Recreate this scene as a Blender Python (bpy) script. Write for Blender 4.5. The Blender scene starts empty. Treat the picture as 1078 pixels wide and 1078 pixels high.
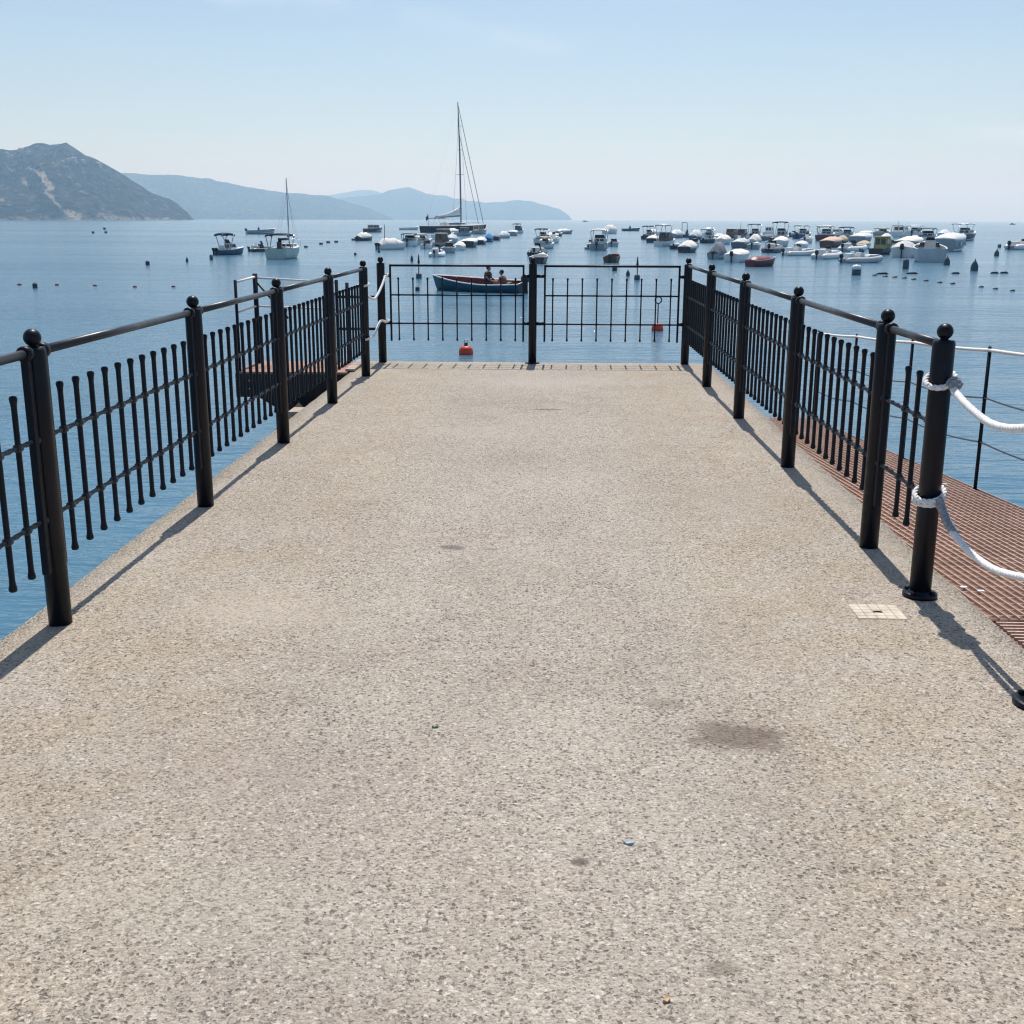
import bpy, math, random
from mathutils import Vector, Matrix
random.seed(7)
PI = math.pi
R = math.radians
scene = bpy.context.scene
C = scene.collection

# ------------------------------------------------------------------ camera
FPX, PITCH, YAW, ROLL, W = 1200.86, 0.251093, 0.030382, -0.0035516, 1078.0
EYE = Vector((0, 0, 1.6))
_cy, _sy = math.cos(YAW), math.sin(YAW)
_cp, _sp = math.cos(PITCH), math.sin(PITCH)
_cr, _sr = math.cos(ROLL), math.sin(ROLL)
fwd = Vector((-_sy * _cp, _cy * _cp, -_sp))
rgt0 = Vector((_cy, _sy, 0))
dwn0 = fwd.cross(rgt0)
rgt = rgt0 * _cr + dwn0 * _sr
dwn = dwn0 * _cr - rgt0 * _sr
cam_d = bpy.data.cameras.new('camera')
cam_d.sensor_width = 36
cam_d.lens = 36 * FPX / W
cam_d.clip_start = 0.05
cam_d.clip_end = 60000
cam = bpy.data.objects.new('camera', cam_d)
C.objects.link(cam)
M = Matrix.Identity(4)
for i in range(3):
    M[i][0] = rgt[i]; M[i][1] = -dwn[i]; M[i][2] = -fwd[i]; M[i][3] = EYE[i]
cam.matrix_world = M
scene.camera = cam


def ray(px, py):
    return fwd + rgt * ((px - 539) / FPX) + dwn * ((py - 539) / FPX)


def at(px, py, z):
    d = ray(px, py)
    return EYE + d * ((z - EYE.z) / d.z)


SEA = -2.0

# ------------------------------------------------------------------ mesh builder


class MB:
    def __init__(s):
        s.v = []; s.f = []; s.sm = []; s.mi = []

    def add(s, vs, fs, smooth=True, mat=0):
        o = len(s.v)
        s.v += [tuple(p) for p in vs]
        for f in fs:
            s.f.append([o + i for i in f]); s.sm.append(smooth); s.mi.append(mat)
        return s

    def box(s, c, d, rz=0, mat=0, top=1.0):
        x, y, z = d[0] / 2, d[1] / 2, d[2] / 2
        cs, sn = math.cos(rz), math.sin(rz)
        vs = []
        for zz, k in ((-z, 1.0), (z, top)):
            for a, b in ((-x, -y), (x, -y), (x, y), (-x, y)):
                a *= k; b *= k
                vs.append((c[0] + a * cs - b * sn, c[1] + a * sn + b * cs, c[2] + zz))
        return s.add(vs, [(3, 2, 1, 0), (4, 5, 6, 7), (0, 1, 5, 4), (1, 2, 6, 5), (2, 3, 7, 6), (3, 0, 4, 7)], False, mat)

    def rings(s, rs, cap0=True, cap1=True, closed=True, smooth=True, mat=0, loop=False):
        n = len(rs[0]); vs = [p for r in rs for p in r]; fs = []
        m = len(rs)
        for i in range(m if loop else m - 1):
            j = (i + 1) % m
            for k in range(n if closed else n - 1):
                l = (k + 1) % n
                fs.append((i * n + k, i * n + l, j * n + l, j * n + k))
        s.add(vs, fs, smooth, mat)
        o = len(s.v) - len(vs)
        if not loop:
            if cap0: s.f.append([o + k for k in range(n)][::-1]); s.sm.append(False); s.mi.append(mat)
            if cap1: s.f.append([o + (m - 1) * n + k for k in range(n)]); s.sm.append(False); s.mi.append(mat)
        return s

    def tube(s, path, r, n=8, mat=0, loop=False, smooth=True, twist=0.0):
        P = [Vector(p) for p in path]
        m = len(P)
        rs = []
        T = []
        for i in range(m):
            if loop: t = P[(i + 1) % m] - P[i - 1]
            else: t = P[min(i + 1, m - 1)] - P[max(i - 1, 0)]
            T.append(t.normalized())
        up = Vector((0, 0, 1)) if abs(T[0].z) < .9 else Vector((0, 1, 0))
        u = T[0].cross(up).normalized()
        for i in range(m):
            u = (u - T[i] * u.dot(T[i])).normalized()
            w = T[i].cross(u)
            rr = r[i] if isinstance(r, (list, tuple)) else r
            a0 = twist * i
            rs.append([P[i] + (u * math.cos(a0 + 2 * PI * k / n) + w * math.sin(a0 + 2 * PI * k / n)) * rr for k in range(n)])
        return s.rings(rs, smooth=smooth, mat=mat, loop=loop)

    def lathe(s, prof, c=(0, 0, 0), n=16, mat=0):
        rs = [[(c[0] + r * math.cos(2 * PI * k / n), c[1] + r * math.sin(2 * PI * k / n), c[2] + z) for k in range(n)] for r, z in prof]
        return s.rings(rs, mat=mat)

    def ball(s, c, r, nu=12, nv=8, sc=(1, 1, 1), mat=0):
        rs = []
        for j in range(nv + 1):
            t = PI * (.02 + .96 * j / nv)
            rs.append([(c[0] + sc[0] * r * math.sin(t) * math.cos(2 * PI * k / nu), c[1] + sc[1] * r * math.sin(t) * math.sin(2 * PI * k / nu), c[2] - sc[2] * r * math.cos(t)) for k in range(nu)])
        return s.rings(rs, mat=mat)

    def mesh(s, name, mats):
        me = bpy.data.meshes.new(name)
        me.from_pydata(s.v, [], s.f)
        for m in mats if isinstance(mats, (list, tuple)) else [mats]:
            me.materials.append(m)
        me.polygons.foreach_set('use_smooth', s.sm)
        me.polygons.foreach_set('material_index', s.mi)
        me.update()
        return me

    def build(s, name, mats, parent=None, loc=(0, 0, 0), rz=0, bevel=0):
        o = bpy.data.objects.new(name, s.mesh(name, mats))
        C.objects.link(o)
        o.location = loc; o.rotation_euler = (0, 0, rz)
        if parent: o.parent = parent
        if bevel:
            b = o.modifiers.new('bevel', 'BEVEL'); b.width = bevel; b.segments = 2; b.limit_method = 'ANGLE'; b.angle_limit = R(40)
        return o


def tag(o, label=None, cat=None, group=None, kind=None):
    if label: o['label'] = label
    if cat: o['category'] = cat
    if group: o['group'] = group
    if kind: o['kind'] = kind
    return o


def thing(name, label, cat, loc=(0, 0, 0), rz=0, group=None):
    o = bpy.data.objects.new(name, None)
    o.empty_display_size = .2
    C.objects.link(o)
    o.location = loc; o.rotation_euler = (0, 0, rz)
    return tag(o, label, cat, group)


def inst(name, me, parent, loc=(0, 0, 0), rz=0):
    o = bpy.data.objects.new(name, me); C.objects.link(o)
    o.parent = parent; o.location = loc; o.rotation_euler = (0, 0, rz)
    return o

# ------------------------------------------------------------------ materials


class NT:
    def __init__(s, m):
        s.t = m.node_tree; s.n = s.t.nodes; s.l = s.t.links

    def new(s, ty, **kw):
        n = s.n.new(ty)
        for k, v in kw.items():
            if k in n.inputs.keys() and not hasattr(n, k): n.inputs[k].default_value = v
            else: setattr(n, k, v)
        return n

    def link(s, a, b): s.l.new(a, b)

    def ramp(s, fac, stops, interp='LINEAR'):
        r = s.n.new('ShaderNodeValToRGB'); r.color_ramp.interpolation = interp
        e = r.color_ramp.elements
        while len(e) < len(stops): e.new(.5)
        for k, (p, c) in enumerate(stops):
            e[k].position = p
            e[k].color = (*c, 1) if isinstance(c, tuple) else (c, c, c, 1)
        s.link(fac, r.inputs[0])
        return r.outputs[0]

    def noise(s, vec, scale, detail=3, rough=.55, out='Fac'):
        n = s.n.new('ShaderNodeTexNoise')
        n.inputs['Scale'].default_value = scale; n.inputs['Detail'].default_value = detail; n.inputs['Roughness'].default_value = rough
        s.link(vec, n.inputs['Vector'])
        return n.outputs[out]

    def math(s, op, a, b=None, c=None, clamp=False):
        n = s.n.new('ShaderNodeMath'); n.operation = op; n.use_clamp = clamp
        for i, x in enumerate((a, b, c)):
            if x is None: continue
            if isinstance(x, (int, float)): n.inputs[i].default_value = x
            else: s.link(x, n.inputs[i])
        return n.outputs[0]

    def mix(s, fac, a, b, mode='MIX'):
        n = s.n.new('ShaderNodeMix'); n.data_type = 'RGBA'; n.blend_type = mode
        for sock, x in ((n.inputs[0], fac), (n.inputs[6], a), (n.inputs[7], b)):
            if isinstance(x, (int, float)): sock.default_value = x
            elif isinstance(x, tuple): sock.default_value = (*x, 1)
            else: s.link(x, sock)
        return n.outputs[2]

    def mapping(s, vec, scale=(1, 1, 1), rot=(0, 0, 0), loc=(0, 0, 0)):
        n = s.n.new('ShaderNodeMapping')
        n.inputs['Scale'].default_value = scale; n.inputs['Rotation'].default_value = rot; n.inputs['Location'].default_value = loc
        s.link(vec, n.inputs['Vector'])
        return n.outputs[0]

    def bump(s, h, strength, dist, nrm=None):
        n = s.n.new('ShaderNodeBump'); n.inputs['Strength'].default_value = strength; n.inputs['Distance'].default_value = dist
        s.link(h, n.inputs['Height'])
        if nrm: s.link(nrm, n.inputs['Normal'])
        return n.outputs[0]


def newmat(name):
    m = bpy.data.materials.new(name); m.use_nodes = True
    t = NT(m)
    b = t.n['Principled BSDF']
    tc = t.n.new('ShaderNodeTexCoord')
    return m, t, b, tc.outputs['Object']


def pbr(name, col, rough=.5, metal=0, var=.15, scale=4, bump=0, bscale=60, ior=1.45):
    m, t, b, co = newmat(name)
    n = t.noise(co, scale, 4)
    lo = tuple(max(0, c * (1 - var)) for c in col); hi = tuple(min(1, c * (1 + var)) for c in col)
    t.link(t.ramp(n, [(.3, lo), (.7, hi)]), b.inputs['Base Color'])
    t.link(t.ramp(t.noise(co, scale * 3, 3), [(.3, max(.02, rough - .08)), (.7, min(1, rough + .08))]), b.inputs['Roughness'])
    b.inputs['Metallic'].default_value = metal
    b.inputs['IOR'].default_value = ior
    if bump:
        t.link(t.bump(t.noise(co, bscale, 3), .5, bump), b.inputs['Normal'])
    return m


def concrete():
    m, t, b, co = newmat('exposed_aggregate_concrete')
    big = t.noise(co, .55, 6, .62)
    mid = t.noise(co, 2.3, 6, .65)
    sx = t.n.new('ShaderNodeSeparateXYZ'); t.link(co, sx.inputs[0])
    rim = t.ramp(t.math('ADD', t.math('ABSOLUTE', t.math('ADD', sx.outputs[0], .13)), t.math('MULTIPLY', t.math('SUBTRACT', mid, .5), 1.6)), [(.55, 0.), (.95, 1.)])
    base = t.mix(t.ramp(big, [(.41, 0.), (.58, 1.)]), (.385, .335, .280), (.458, .410, .345))
    base = t.mix(t.math('MULTIPLY', rim, .75), base, (.415, .345, .258))
    base = t.mix(t.ramp(mid, [(.44, 0.), (.60, .7)]), base, (.46, .415, .352))
    pink = t.ramp(t.noise(t.mapping(co, (1, 1, 1), loc=(7, 3, 0)), 1.1, 6, .6), [(.50, 0.), (.64, .55)])
    base = t.mix(pink, base, (.435, .37, .315))
    # rain worn and dirty bands running along the slab
    wear = t.ramp(t.noise(t.mapping(co, (1.1, .33, 1), rot=(0, 0, R(14))), 1, 6, .68), [(.40, 0.), (.60, 1.)])
    base = t.mix(t.math('MULTIPLY', wear, .35), base, (.345, .30, .255))
    # stones of different tints
    v = t.n.new('ShaderNodeTexVoronoi'); v.inputs['Scale'].default_value = 85
    t.link(co, v.inputs['Vector'])
    tint = t.ramp(v.outputs['Color'], [(.0, .62), (.35, .9), (.6, 1.0), (.85, 1.06), (1., 1.35)])
    base = t.mix(1., base, tint, 'MULTIPLY')
    # dark stones, and pit shade painted into the colour; uneven sizes, loose drifts
    v2 = t.n.new('ShaderNodeTexVoronoi'); v2.inputs['Scale'].default_value = 74
    wv = t.n.new('ShaderNodeVectorMath'); wv.operation = 'MULTIPLY_ADD'; wv.inputs[1].default_value = (.02, .02, 0)
    t.link(t.noise(co, 75, 3, out='Color'), wv.inputs[0]); t.link(co, wv.inputs[2])
    t.link(wv.outputs[0], v2.inputs['Vector'])
    sep = t.n.new('ShaderNodeSeparateColor'); t.link(v2.outputs['Color'], sep.inputs[0])
    drift = t.ramp(t.noise(co, 1.6, 4), [(.3, .0), (.7, 1.)])
    size = t.math('MULTIPLY', t.math('POWER', sep.outputs[0], 1.9), t.math('ADD', .36, t.math('MULTIPLY', drift, .24)))
    pit = t.math('MULTIPLY', t.math('SUBTRACT', size, v2.outputs['Distance']), 9., clamp=True)
    v3 = t.n.new('ShaderNodeTexVoronoi'); v3.inputs['Scale'].default_value = 128
    t.link(t.mapping(wv.outputs[0], (1, 1, 1), loc=(.37, .81, 0)), v3.inputs['Vector'])
    sep3 = t.n.new('ShaderNodeSeparateColor'); t.link(v3.outputs['Color'], sep3.inputs[0])
    size3 = t.math('MULTIPLY', t.math('POWER', sep3.outputs[0], 1.5), .58)
    pit3 = t.math('MULTIPLY', t.math('SUBTRACT', size3, v3.outputs['Distance']), 8., clamp=True)
    pit = t.math('MAXIMUM', pit, t.math('MULTIPLY', pit3, .6))
    pcol = t.mix(sep.outputs[1], (.06, .052, .048), (.17, .13, .105))
    base = t.mix(t.math('MULTIPLY', pit, t.math('ADD', .52, t.math('MULTIPLY', drift, .34))), base, pcol)
    lite = t.math('MULTIPLY', t.math('GREATER_THAN', sep3.outputs[1], .93), .5)
    base = t.mix(lite, base, (.66, .62, .56))
    fine = t.noise(co, 210, 2)
    base = t.mix(1., base, t.ramp(fine, [(.3, .78), (.7, 1.16)]), 'MULTIPLY')
    # spill stains and worn patches with shapes of their own
    def blob(cx, cy, rx, ry, soft):
        mp = t.mapping(co, (1 / rx, 1 / ry, 0), loc=(-cx / rx, -cy / ry, 0))
        nz = t.n.new('ShaderNodeVectorMath'); nz.operation = 'ADD'
        nn = t.n.new('ShaderNodeVectorMath'); nn.operation = 'SCALE'; nn.inputs[3].default_value = 1.5
        t.link(t.noise(co, 9, 7, .7, out='Color'), nn.inputs[0])
        sb = t.n.new('ShaderNodeVectorMath'); sb.operation = 'SUBTRACT'; sb.inputs[1].default_value = (.75, .75, .75)
        t.link(nn.outputs[0], sb.inputs[0])
        t.link(mp, nz.inputs[0]); t.link(sb.outputs[0], nz.inputs[1])
        ln = t.n.new('ShaderNodeVectorMath'); ln.operation = 'LENGTH'
        t.link(nz.outputs[0], ln.inputs[0])
        return t.ramp(ln.outputs['Value'], [(max(0, 1 - soft), 1.), (1., 0.)])
    for cx, cy, rx, ry, soft, col, k in (
            (.62, 3.38, .19, .13, .5, (.15, .115, .095), .75), (.42, 3.62, .09, .06, .5, (.2, .17, .14), .45),
            (-.46, 5.5, .075, .05, .4, (.13, .12, .11), .75), (-.27, 5.48, .05, .02, .4, (.13, .12, .11), .6),
            (.0, 9.83, .17, .035, .3, (.12, .11, .1), .8), (.1, 2.62, .03, .025, .5, (.1, .08, .07), .8),
            (.4, 2.2, .05, .035, .5, (.16, .13, .1), .6), (-1.25, 4.55, .42, .4, .7, (.47, .41, .34), .6),
            (-.05, 11.6, 1.3, .5, .8, (.44, .40, .355), .6), (-.9, 3.1, .5, .3, .8, (.36, .3, .26), .3),
            (1.1, 6.6, .5, .7, .8, (.33, .285, .235), .4), (-.6, 8.7, .6, .5, .8, (.44, .4, .34), .4),
            (-.9, 2.4, .5, .25, .8, (.45, .41, .34), .4)):
        base = t.mix(t.math('MULTIPLY', blob(cx, cy, rx, ry, soft), k), base, col)
    t.link(base, b.inputs['Base Color'])
    b.inputs['Roughness'].default_value = .85
    b.inputs['Specular IOR Level'].default_value = .25
    h = t.math('SUBTRACT', t.math('MULTIPLY', v.outputs['Distance'], -.7), t.math('MULTIPLY', pit, .9))
    h = t.math('ADD', h, t.math('MULTIPLY', fine, .5))
    t.link(t.bump(h, .9, .008), b.inputs['Normal'])
    return m


def sea_mat():
    m, t, b, co = newmat('sea_water')
    # long streaks where the breeze ruffles or leaves the surface
    streak = t.noise(t.mapping(co, (.0035, .02, 1)), 1.0, 4, .6)
    ruffle = t.ramp(streak, [(.36, .45), (.62, 1.)])
    l0 = t.noise(t.mapping(co, (.028, .085, 1), rot=(0, 0, R(-4))), 1.0, 8, .56)
    l1 = t.noise(t.mapping(co, (.22, .75, 1), rot=(0, 0, R(8))), 1.0, 3, .5)
    l2 = t.noise(t.mapping(co, (.75, 2.3, 1), rot=(0, 0, R(-10))), 1.0, 4, .55)
    l3 = t.noise(t.mapping(co, (2.2, 6.0, 1), rot=(0, 0, R(5))), 1.0, 3, .55)
    h = t.math('ADD', t.math('MULTIPLY', l1, .060), t.math('MULTIPLY', l2, .10))
    h = t.math('ADD', t.math('ADD', h, t.math('MULTIPLY', l0, .95)), t.math('MULTIPLY', l3, .050))
    h = t.math('MULTIPLY', h, ruffle)
    t.link(t.bump(h, 1.0, 1.0), b.inputs['Normal'])
    t.link(t.mix(t.ramp(streak, [(.3, 0.), (.7, 1.)]), (.064, .165, .245), (.044, .128, .200)), b.inputs['Base Color'])
    b.inputs['Roughness'].default_value = .13
    b.inputs['IOR'].default_value = 1.333
    return m


def hill_mat(name, veg, veg2, rock):
    m, t, b, co = newmat(name)
    a = t.n.new('ShaderNodeAttribute'); a.attribute_name = 'rock'
    n1 = t.noise(t.mapping(co, (.012, .012, .02)), 1, 6, .65)
    n2 = t.noise(t.mapping(co, (.06, .06, .06)), 1, 4, .6)
    base = t.mix(t.ramp(n1, [(.35, 0.), (.65, 1.)]), veg, veg2)
    base = t.mix(1., base, t.ramp(n2, [(.32, .35), (.68, 1.9)]), 'MULTIPLY')
    speck = t.ramp(t.noise(t.mapping(co, (.045, .045, .09), loc=(9, 2, 5)), 1, 5, .7), [(.56, 0.), (.68, .6)])
    base = t.mix(speck, base, rock)
    rk = t.math('MULTIPLY', a.outputs['Fac'], t.ramp(t.noise(t.mapping(co, (.03, .03, .03)), 1, 5, .7), [(.4, .0), (.52, 1.)]), clamp=True)
    base = t.mix(t.math('MAXIMUM', rk, t.ramp(a.outputs['Fac'], [(.75, 0.), (.95, 1.)])), base, rock)
    t.link(base, b.inputs['Base Color'])
    b.inputs['Roughness'].default_value = .95
    b.inputs['Specular IOR Level'].default_value = .1
    t.link(t.bump(t.math('ADD', n2, t.math('MULTIPLY', n1, 2.)), 1., 14), b.inputs['Normal'])
    return m


def grating_mat(name, a, c):
    m, t, b, co = newmat(name)
    n = t.noise(t.mapping(co, (1, 1, 1)), 3.5, 5, .65)
    col = t.mix(t.ramp(n, [(.35, 0.), (.65, 1.)]), a, c)
    f = t.noise(co, 70, 3)
    col = t.mix(1., col, t.ramp(f, [(.3, .7), (.7, 1.25)]), 'MULTIPLY')
    t.link(col, b.inputs['Base Color']); b.inputs['Roughness'].default_value = .75
    t.link(t.bump(f, .5, .002), b.inputs['Normal'])
    return m


def rope_mat():
    m, t, b, co = newmat('white_rope')
    n = t.noise(co, 55, 3)
    col = t.mix(t.ramp(n, [(.42, 0.), (.62, 1.)]), (.86, .85, .83), (.70, .70, .69))
    t.link(col, b.inputs['Base Color']); b.inputs['Roughness'].default_value = .85
    t.link(t.bump(t.noise(co, 220, 2), .5, .002), b.inputs['Normal'])
    return m


MT = {}
MT['concrete'] = concrete()
MT['sea'] = sea_mat()
MT['iron'] = pbr('black_painted_iron', (.0035, .0055, .0125), .40, 0, .3, 6, .0006, 90, ior=1.33)
MT['rail'] = pbr('sky_lit_grey_pipe', (.03, .034, .042), .38, .2, .2, 5, .0003, 90)  # worn grey metal, with the sky's light on top put into the colour
MT['rope'] = rope_mat()
MT['ropegrey'] = pbr('grey_rope', (.30, .31, .33), .85, 0, .35, 60, .002, 200)
MT['rust'] = grating_mat('brown_grating', (.155, .077, .053), (.23, .12, .085))
MT['rustlite'] = grating_mat('worn_grating_bar', (.46, .31, .24), (.60, .44, .35))
MT['darkwood'] = pbr('dark_timber', (.03, .022, .02), .8, 0, .4, 8, .002, 40)
MT['plank'] = pbr('weathered_plank', (.36, .29, .24), .8, 0, .25, 6, .002, 50)
MT['redplank'] = pbr('reddish_plank', (.33, .17, .12), .75, 0, .25, 5, .002, 50)
MT['cream'] = pbr('cream_stone_tile', (.52, .46, .37), .7, 0, .22, 14, .001, 90)
MT['slot'] = pbr('dark_slot', (.06, .05, .045), .8)
MT['white'] = pbr('white_gelcoat', (.80, .80, .78), .3, 0, .05, 2)
MT['offwhite'] = pbr('off_white_canvas', (.76, .73, .68), .85, 0, .08, 3, .004, 12)
MT['grey'] = pbr('grey_gelcoat', (.32, .34, .36), .4, 0, .12, 2)
MT['paleg'] = pbr('pale_grey_rubber', (.48, .50, .51), .6, 0, .1, 2)
MT['midgrey'] = pbr('mid_grey_canvas', (.17, .18, .21), .8, 0, .15, 3, .004, 12)
MT['dark'] = pbr('dark_hull', (.025, .028, .036), .35, 0, .3, 3)
MT['navy'] = pbr('navy_canvas', (.012, .018, .05), .8, 0, .2, 3, .004, 12)
MT['blue'] = pbr('bright_blue_canvas', (.035, .19, .42), .8, 0, .15, 3, .004, 12)
MT['blueh'] = pbr('blue_hull', (.04, .09, .17), .35, 0, .2, 3)
MT['navyhull'] = pbr('navy_hull', (.008, .011, .026), .6, 0, .2, 3, ior=1.2)
MT['teal'] = pbr('teal_hull', (.008, .070, .118), .4, 0, .15, 3)
MT['brown'] = pbr('brown_wood', (.13, .065, .04), .5, 0, .3, 5)
MT['tan'] = pbr('tan_canvas', (.52, .43, .30), .85, 0, .1, 3, .004, 12)
MT['peach'] = pbr('peach_canvas', (.66, .47, .36), .85, 0, .1, 3, .004, 12)
MT['yellow'] = pbr('yellow_canvas', (.62, .47, .17), .85, 0, .15, 3, .004, 12)
MT['olive'] = pbr('olive_canvas', (.22, .23, .10), .85, 0, .15, 3, .004, 12)
MT['mauve'] = pbr('brown_canopy', (.16, .12, .12), .85, 0, .15, 3, .004, 12)
MT['red'] = pbr('dull_red_hull', (.20, .045, .045), .45, 0, .2, 3)
MT['redpaint'] = pbr('dark_red_paint', (.16, .025, .028), .55, 0, .2, 3)
MT['green'] = pbr('pale_green_hull', (.42, .50, .45), .4, 0, .1, 2)
MT['glass'] = pbr('tinted_glass', (.02, .025, .03), .08, 0, .1, 2)
MT['steel'] = pbr('stainless_tube', (.45, .46, .48), .3, .8, .1, 4)
MT['motor'] = pbr('black_motor_cowl', (.014, .014, .016), .35, 0, .3, 6)
MT['buoyred'] = pbr('orange_red_buoy', (.62, .055, .02), .45, 0, .12, 8)
MT['buoydark'] = pbr('dark_float', (.02, .028, .04), .5, 0, .3, 8)
MT['buoyslate'] = pbr('slate_buoy', (.05, .075, .10), .5, 0, .3, 8)
MT['skin'] = pbr('tanned_skin', (.30, .15, .09), .55, 0, .1, 12)
MT['hair'] = pbr('dark_hair', (.015, .011, .009), .6, 0, .3, 40)
MT['shirt'] = pbr('dark_shirt', (.05, .04, .045), .85, 0, .2, 15)
MT['shirt2'] = pbr('dull_brown_shirt', (.17, .09, .07), .85, 0, .2, 15)
MT['shorts'] = pbr('navy_shorts', (.02, .025, .05), .85, 0, .2, 15)
MT['house'] = pbr('pale_plaster', (.6, .55, .47), .9, 0, .1, .2)
MT['roof'] = pbr('red_tile_roof', (.30, .19, .15), .9, 0, .2, .5)
MT['bluechip'] = pbr('pale_blue_paper', (.36, .43, .47), .7, 0, .1, 60)
MT['leafo'] = pbr('orange_leaf', (.50, .33, .19), .7, 0, .2, 60)
MT['leafg'] = pbr('green_leaf', (.16, .25, .15), .6, 0, .2, 60)

# ------------------------------------------------------------------ light, sky
ELEV, AZ = R(62), R(1.3)
sdir = Vector((math.sin(AZ) * math.cos(ELEV), math.cos(AZ) * math.cos(ELEV), math.sin(ELEV)))
sun_d = bpy.data.lights.new('sun', 'SUN'); sun_d.energy = 3.6; sun_d.angle = R(.53); sun_d.color = (1, .955, .89)
sun = bpy.data.objects.new('sun', sun_d); C.objects.link(sun)
sun.rotation_euler = sdir.to_track_quat('Z', 'Y').to_euler()
sun.location = (0, 20, 40)
wd = bpy.data.worlds.new('World'); scene.world = wd; wd.use_nodes = True
t = NT(wd)
bg = t.n['Background']
sky = t.n.new('ShaderNodeTexSky'); sky.sky_type = 'NISHITA'; sky.sun_disc = False
sky.sun_elevation = ELEV; sky.sun_rotation = AZ; sky.air_density = 1.0; sky.dust_density = .85; sky.ozone_density = 2.0; sky.altitude = 0
tc = t.n.new('ShaderNodeTexCoord')
# one faint high cirrus streak lying across the sky (a plane through the eye, softened with noise)
p1, p2 = ray(290, -5).normalized(), ray(820, 95).normalized()
nrm = p1.cross(p2).normalized()
dp = t.n.new('ShaderNodeVectorMath'); dp.operation = 'DOT_PRODUCT'; dp.inputs[1].default_value = nrm
t.link(tc.outputs['Generated'], dp.inputs[0])
wob = t.math('MULTIPLY', t.math('SUBTRACT', t.noise(tc.outputs['Generated'], 9, 4), .5), .03)
dist = t.math('ABSOLUTE', t.math('ADD', dp.outputs['Value'], wob))
band = t.ramp(dist, [(.0, 1.), (.011, 0.)])
patch = t.ramp(t.noise(tc.outputs['Generated'], 6, 5), [(.42, 0.), (.7, 1.)])
wisp = t.ramp(t.noise(t.mapping(tc.outputs['Generated'], (1.2, 3, 9)), 2.2, 6, .6), [(.5, 0.), (.8, .22)])
cf = t.math('ADD', t.math('MULTIPLY', t.math('MULTIPLY', band, patch), .42), t.math('MULTIPLY', wisp, .35), clamp=True)
t.link(t.mix(cf, sky.outputs[0], (9.0, 9.6, 10.2)), bg.inputs['Color'])
bg.inputs['Strength'].default_value = .076
scene.view_settings.view_transform = 'Standard'
scene.view_settings.look = 'None'
scene.view_settings.gamma = 1
scene.view_settings.exposure = 0.5
cy = scene.cycles
cy.max_bounces = 6; cy.diffuse_bounces = 3; cy.glossy_bounces = 3; cy.transmission_bounces = 2; cy.volume_bounces = 1; cy.transparent_max_bounces = 8
cy.caustics_reflective = False; cy.caustics_refractive = False
cy.use_denoising = True
cy.sample_clamp_indirect = 4
scene.render.filter_size = 1.2
cy.filter_width = 1.2

# ------------------------------------------------------------------ haze box
FAR = 13000
hz = MB().box((0, 0, 155), (2 * FAR, 2 * FAR, 330)).build('haze', [])
tag(hz, kind='stuff')
hm = bpy.data.materials.new('sea_air'); hm.use_nodes = True
ht = NT(hm)
ht.n.remove(ht.n['Principled BSDF'])
pv = ht.n.new('ShaderNodeVolumePrincipled')
pv.inputs['Color'].default_value = (.43, .71, 1.0, 1)
pv.inputs['Absorption Color'].default_value = (1, 1, 1, 1)
pv.inputs['Density'].default_value = 2.0e-4
pv.inputs['Anisotropy'].default_value = .3
ht.link(pv.outputs[0], ht.n['Material Output'].inputs['Volume'])
hz.data.materials.clear(); hz.data.materials.append(hm)

# ------------------------------------------------------------------ sea, pier deck
S = 12500
tag(MB().add([(-S, -S, 0), (S, -S, 0), (S, S, 0), (-S, S, 0)], [(0, 1, 2, 3)], False).build('sea', MT['sea'], loc=(0, 0, SEA)), kind='structure')

DX0, DX1, DY0, DY1 = -2.135, 1.86, -7.0, 13.30
mb = MB()
xs = [DX0 + (DX1 - DX0) * i / 24 for i in range(25)]
ny = 140
ys = [DY0 + (DY1 - DY0) * i / ny for i in range(ny + 1)]


def jag(k):
    return .0025 * math.sin(k * 7.31) * math.sin(k * 3.17 + 1) + random.uniform(-.0025, .0025)


vs = []
for y in ys:
    for i, x in enumerate(xs):
        xx = x
        if i in (0, 24): xx += jag(y)
        edge = min(i, 24 - i)
        vs.append((xx, y + (jag(x) * .6 if y in (ys[-1],) else 0), (-.012 if edge == 0 or y == ys[-1] else 0) + random.uniform(-.0015, .0015)))
fs = [(j * 25 + i, j * 25 + i + 1, (j + 1) * 25 + i + 1, (j + 1) * 25 + i) for j in range(ny) for i in range(24)]
mb.add(vs, fs, True)
# side walls
per = [j * 25 for j in range(ny + 1)] + [ny * 25 + i for i in range(1, 25)] + [j * 25 + 24 for j in range(ny - 1, -1, -1)] + [i for i in range(23, 0, -1)]
o = len(mb.v)
low = [(vs[k][0], vs[k][1], SEA - 1.2) for k in per]
mb.v += low
n = len(per)
for k in range(n):
    l = (k + 1) % n
    mb.f.append([per[k], o + k, o + l, per[l]][::-1]); mb.sm.append(False); mb.mi.append(0)
tag(mb.build('pier_deck', MT['concrete']), 'pale exposed aggregate concrete deck of the pier', 'pier', kind='structure')

# ------------------------------------------------------------------ iron fences
PR = .046


def post_mesh(flange=0):
    mb = MB()
    prof = [(PR, -.02), (PR, 1.105), (PR * .93, 1.118), (.02, 1.122), (.012, 1.124), (.012, 1.132)]
    mb.lathe(prof, n=24)
    return mb.mesh('post', MT['iron'])


def ball_mesh():
    mb = MB(); mb.ball((0, 0, 1.156), .0335, 20, 14)
    mb.lathe([(.017, 1.122), (.017, 1.129), (.012, 1.131)], n=14)
    return mb.mesh('finial', MT['iron'])


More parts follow.
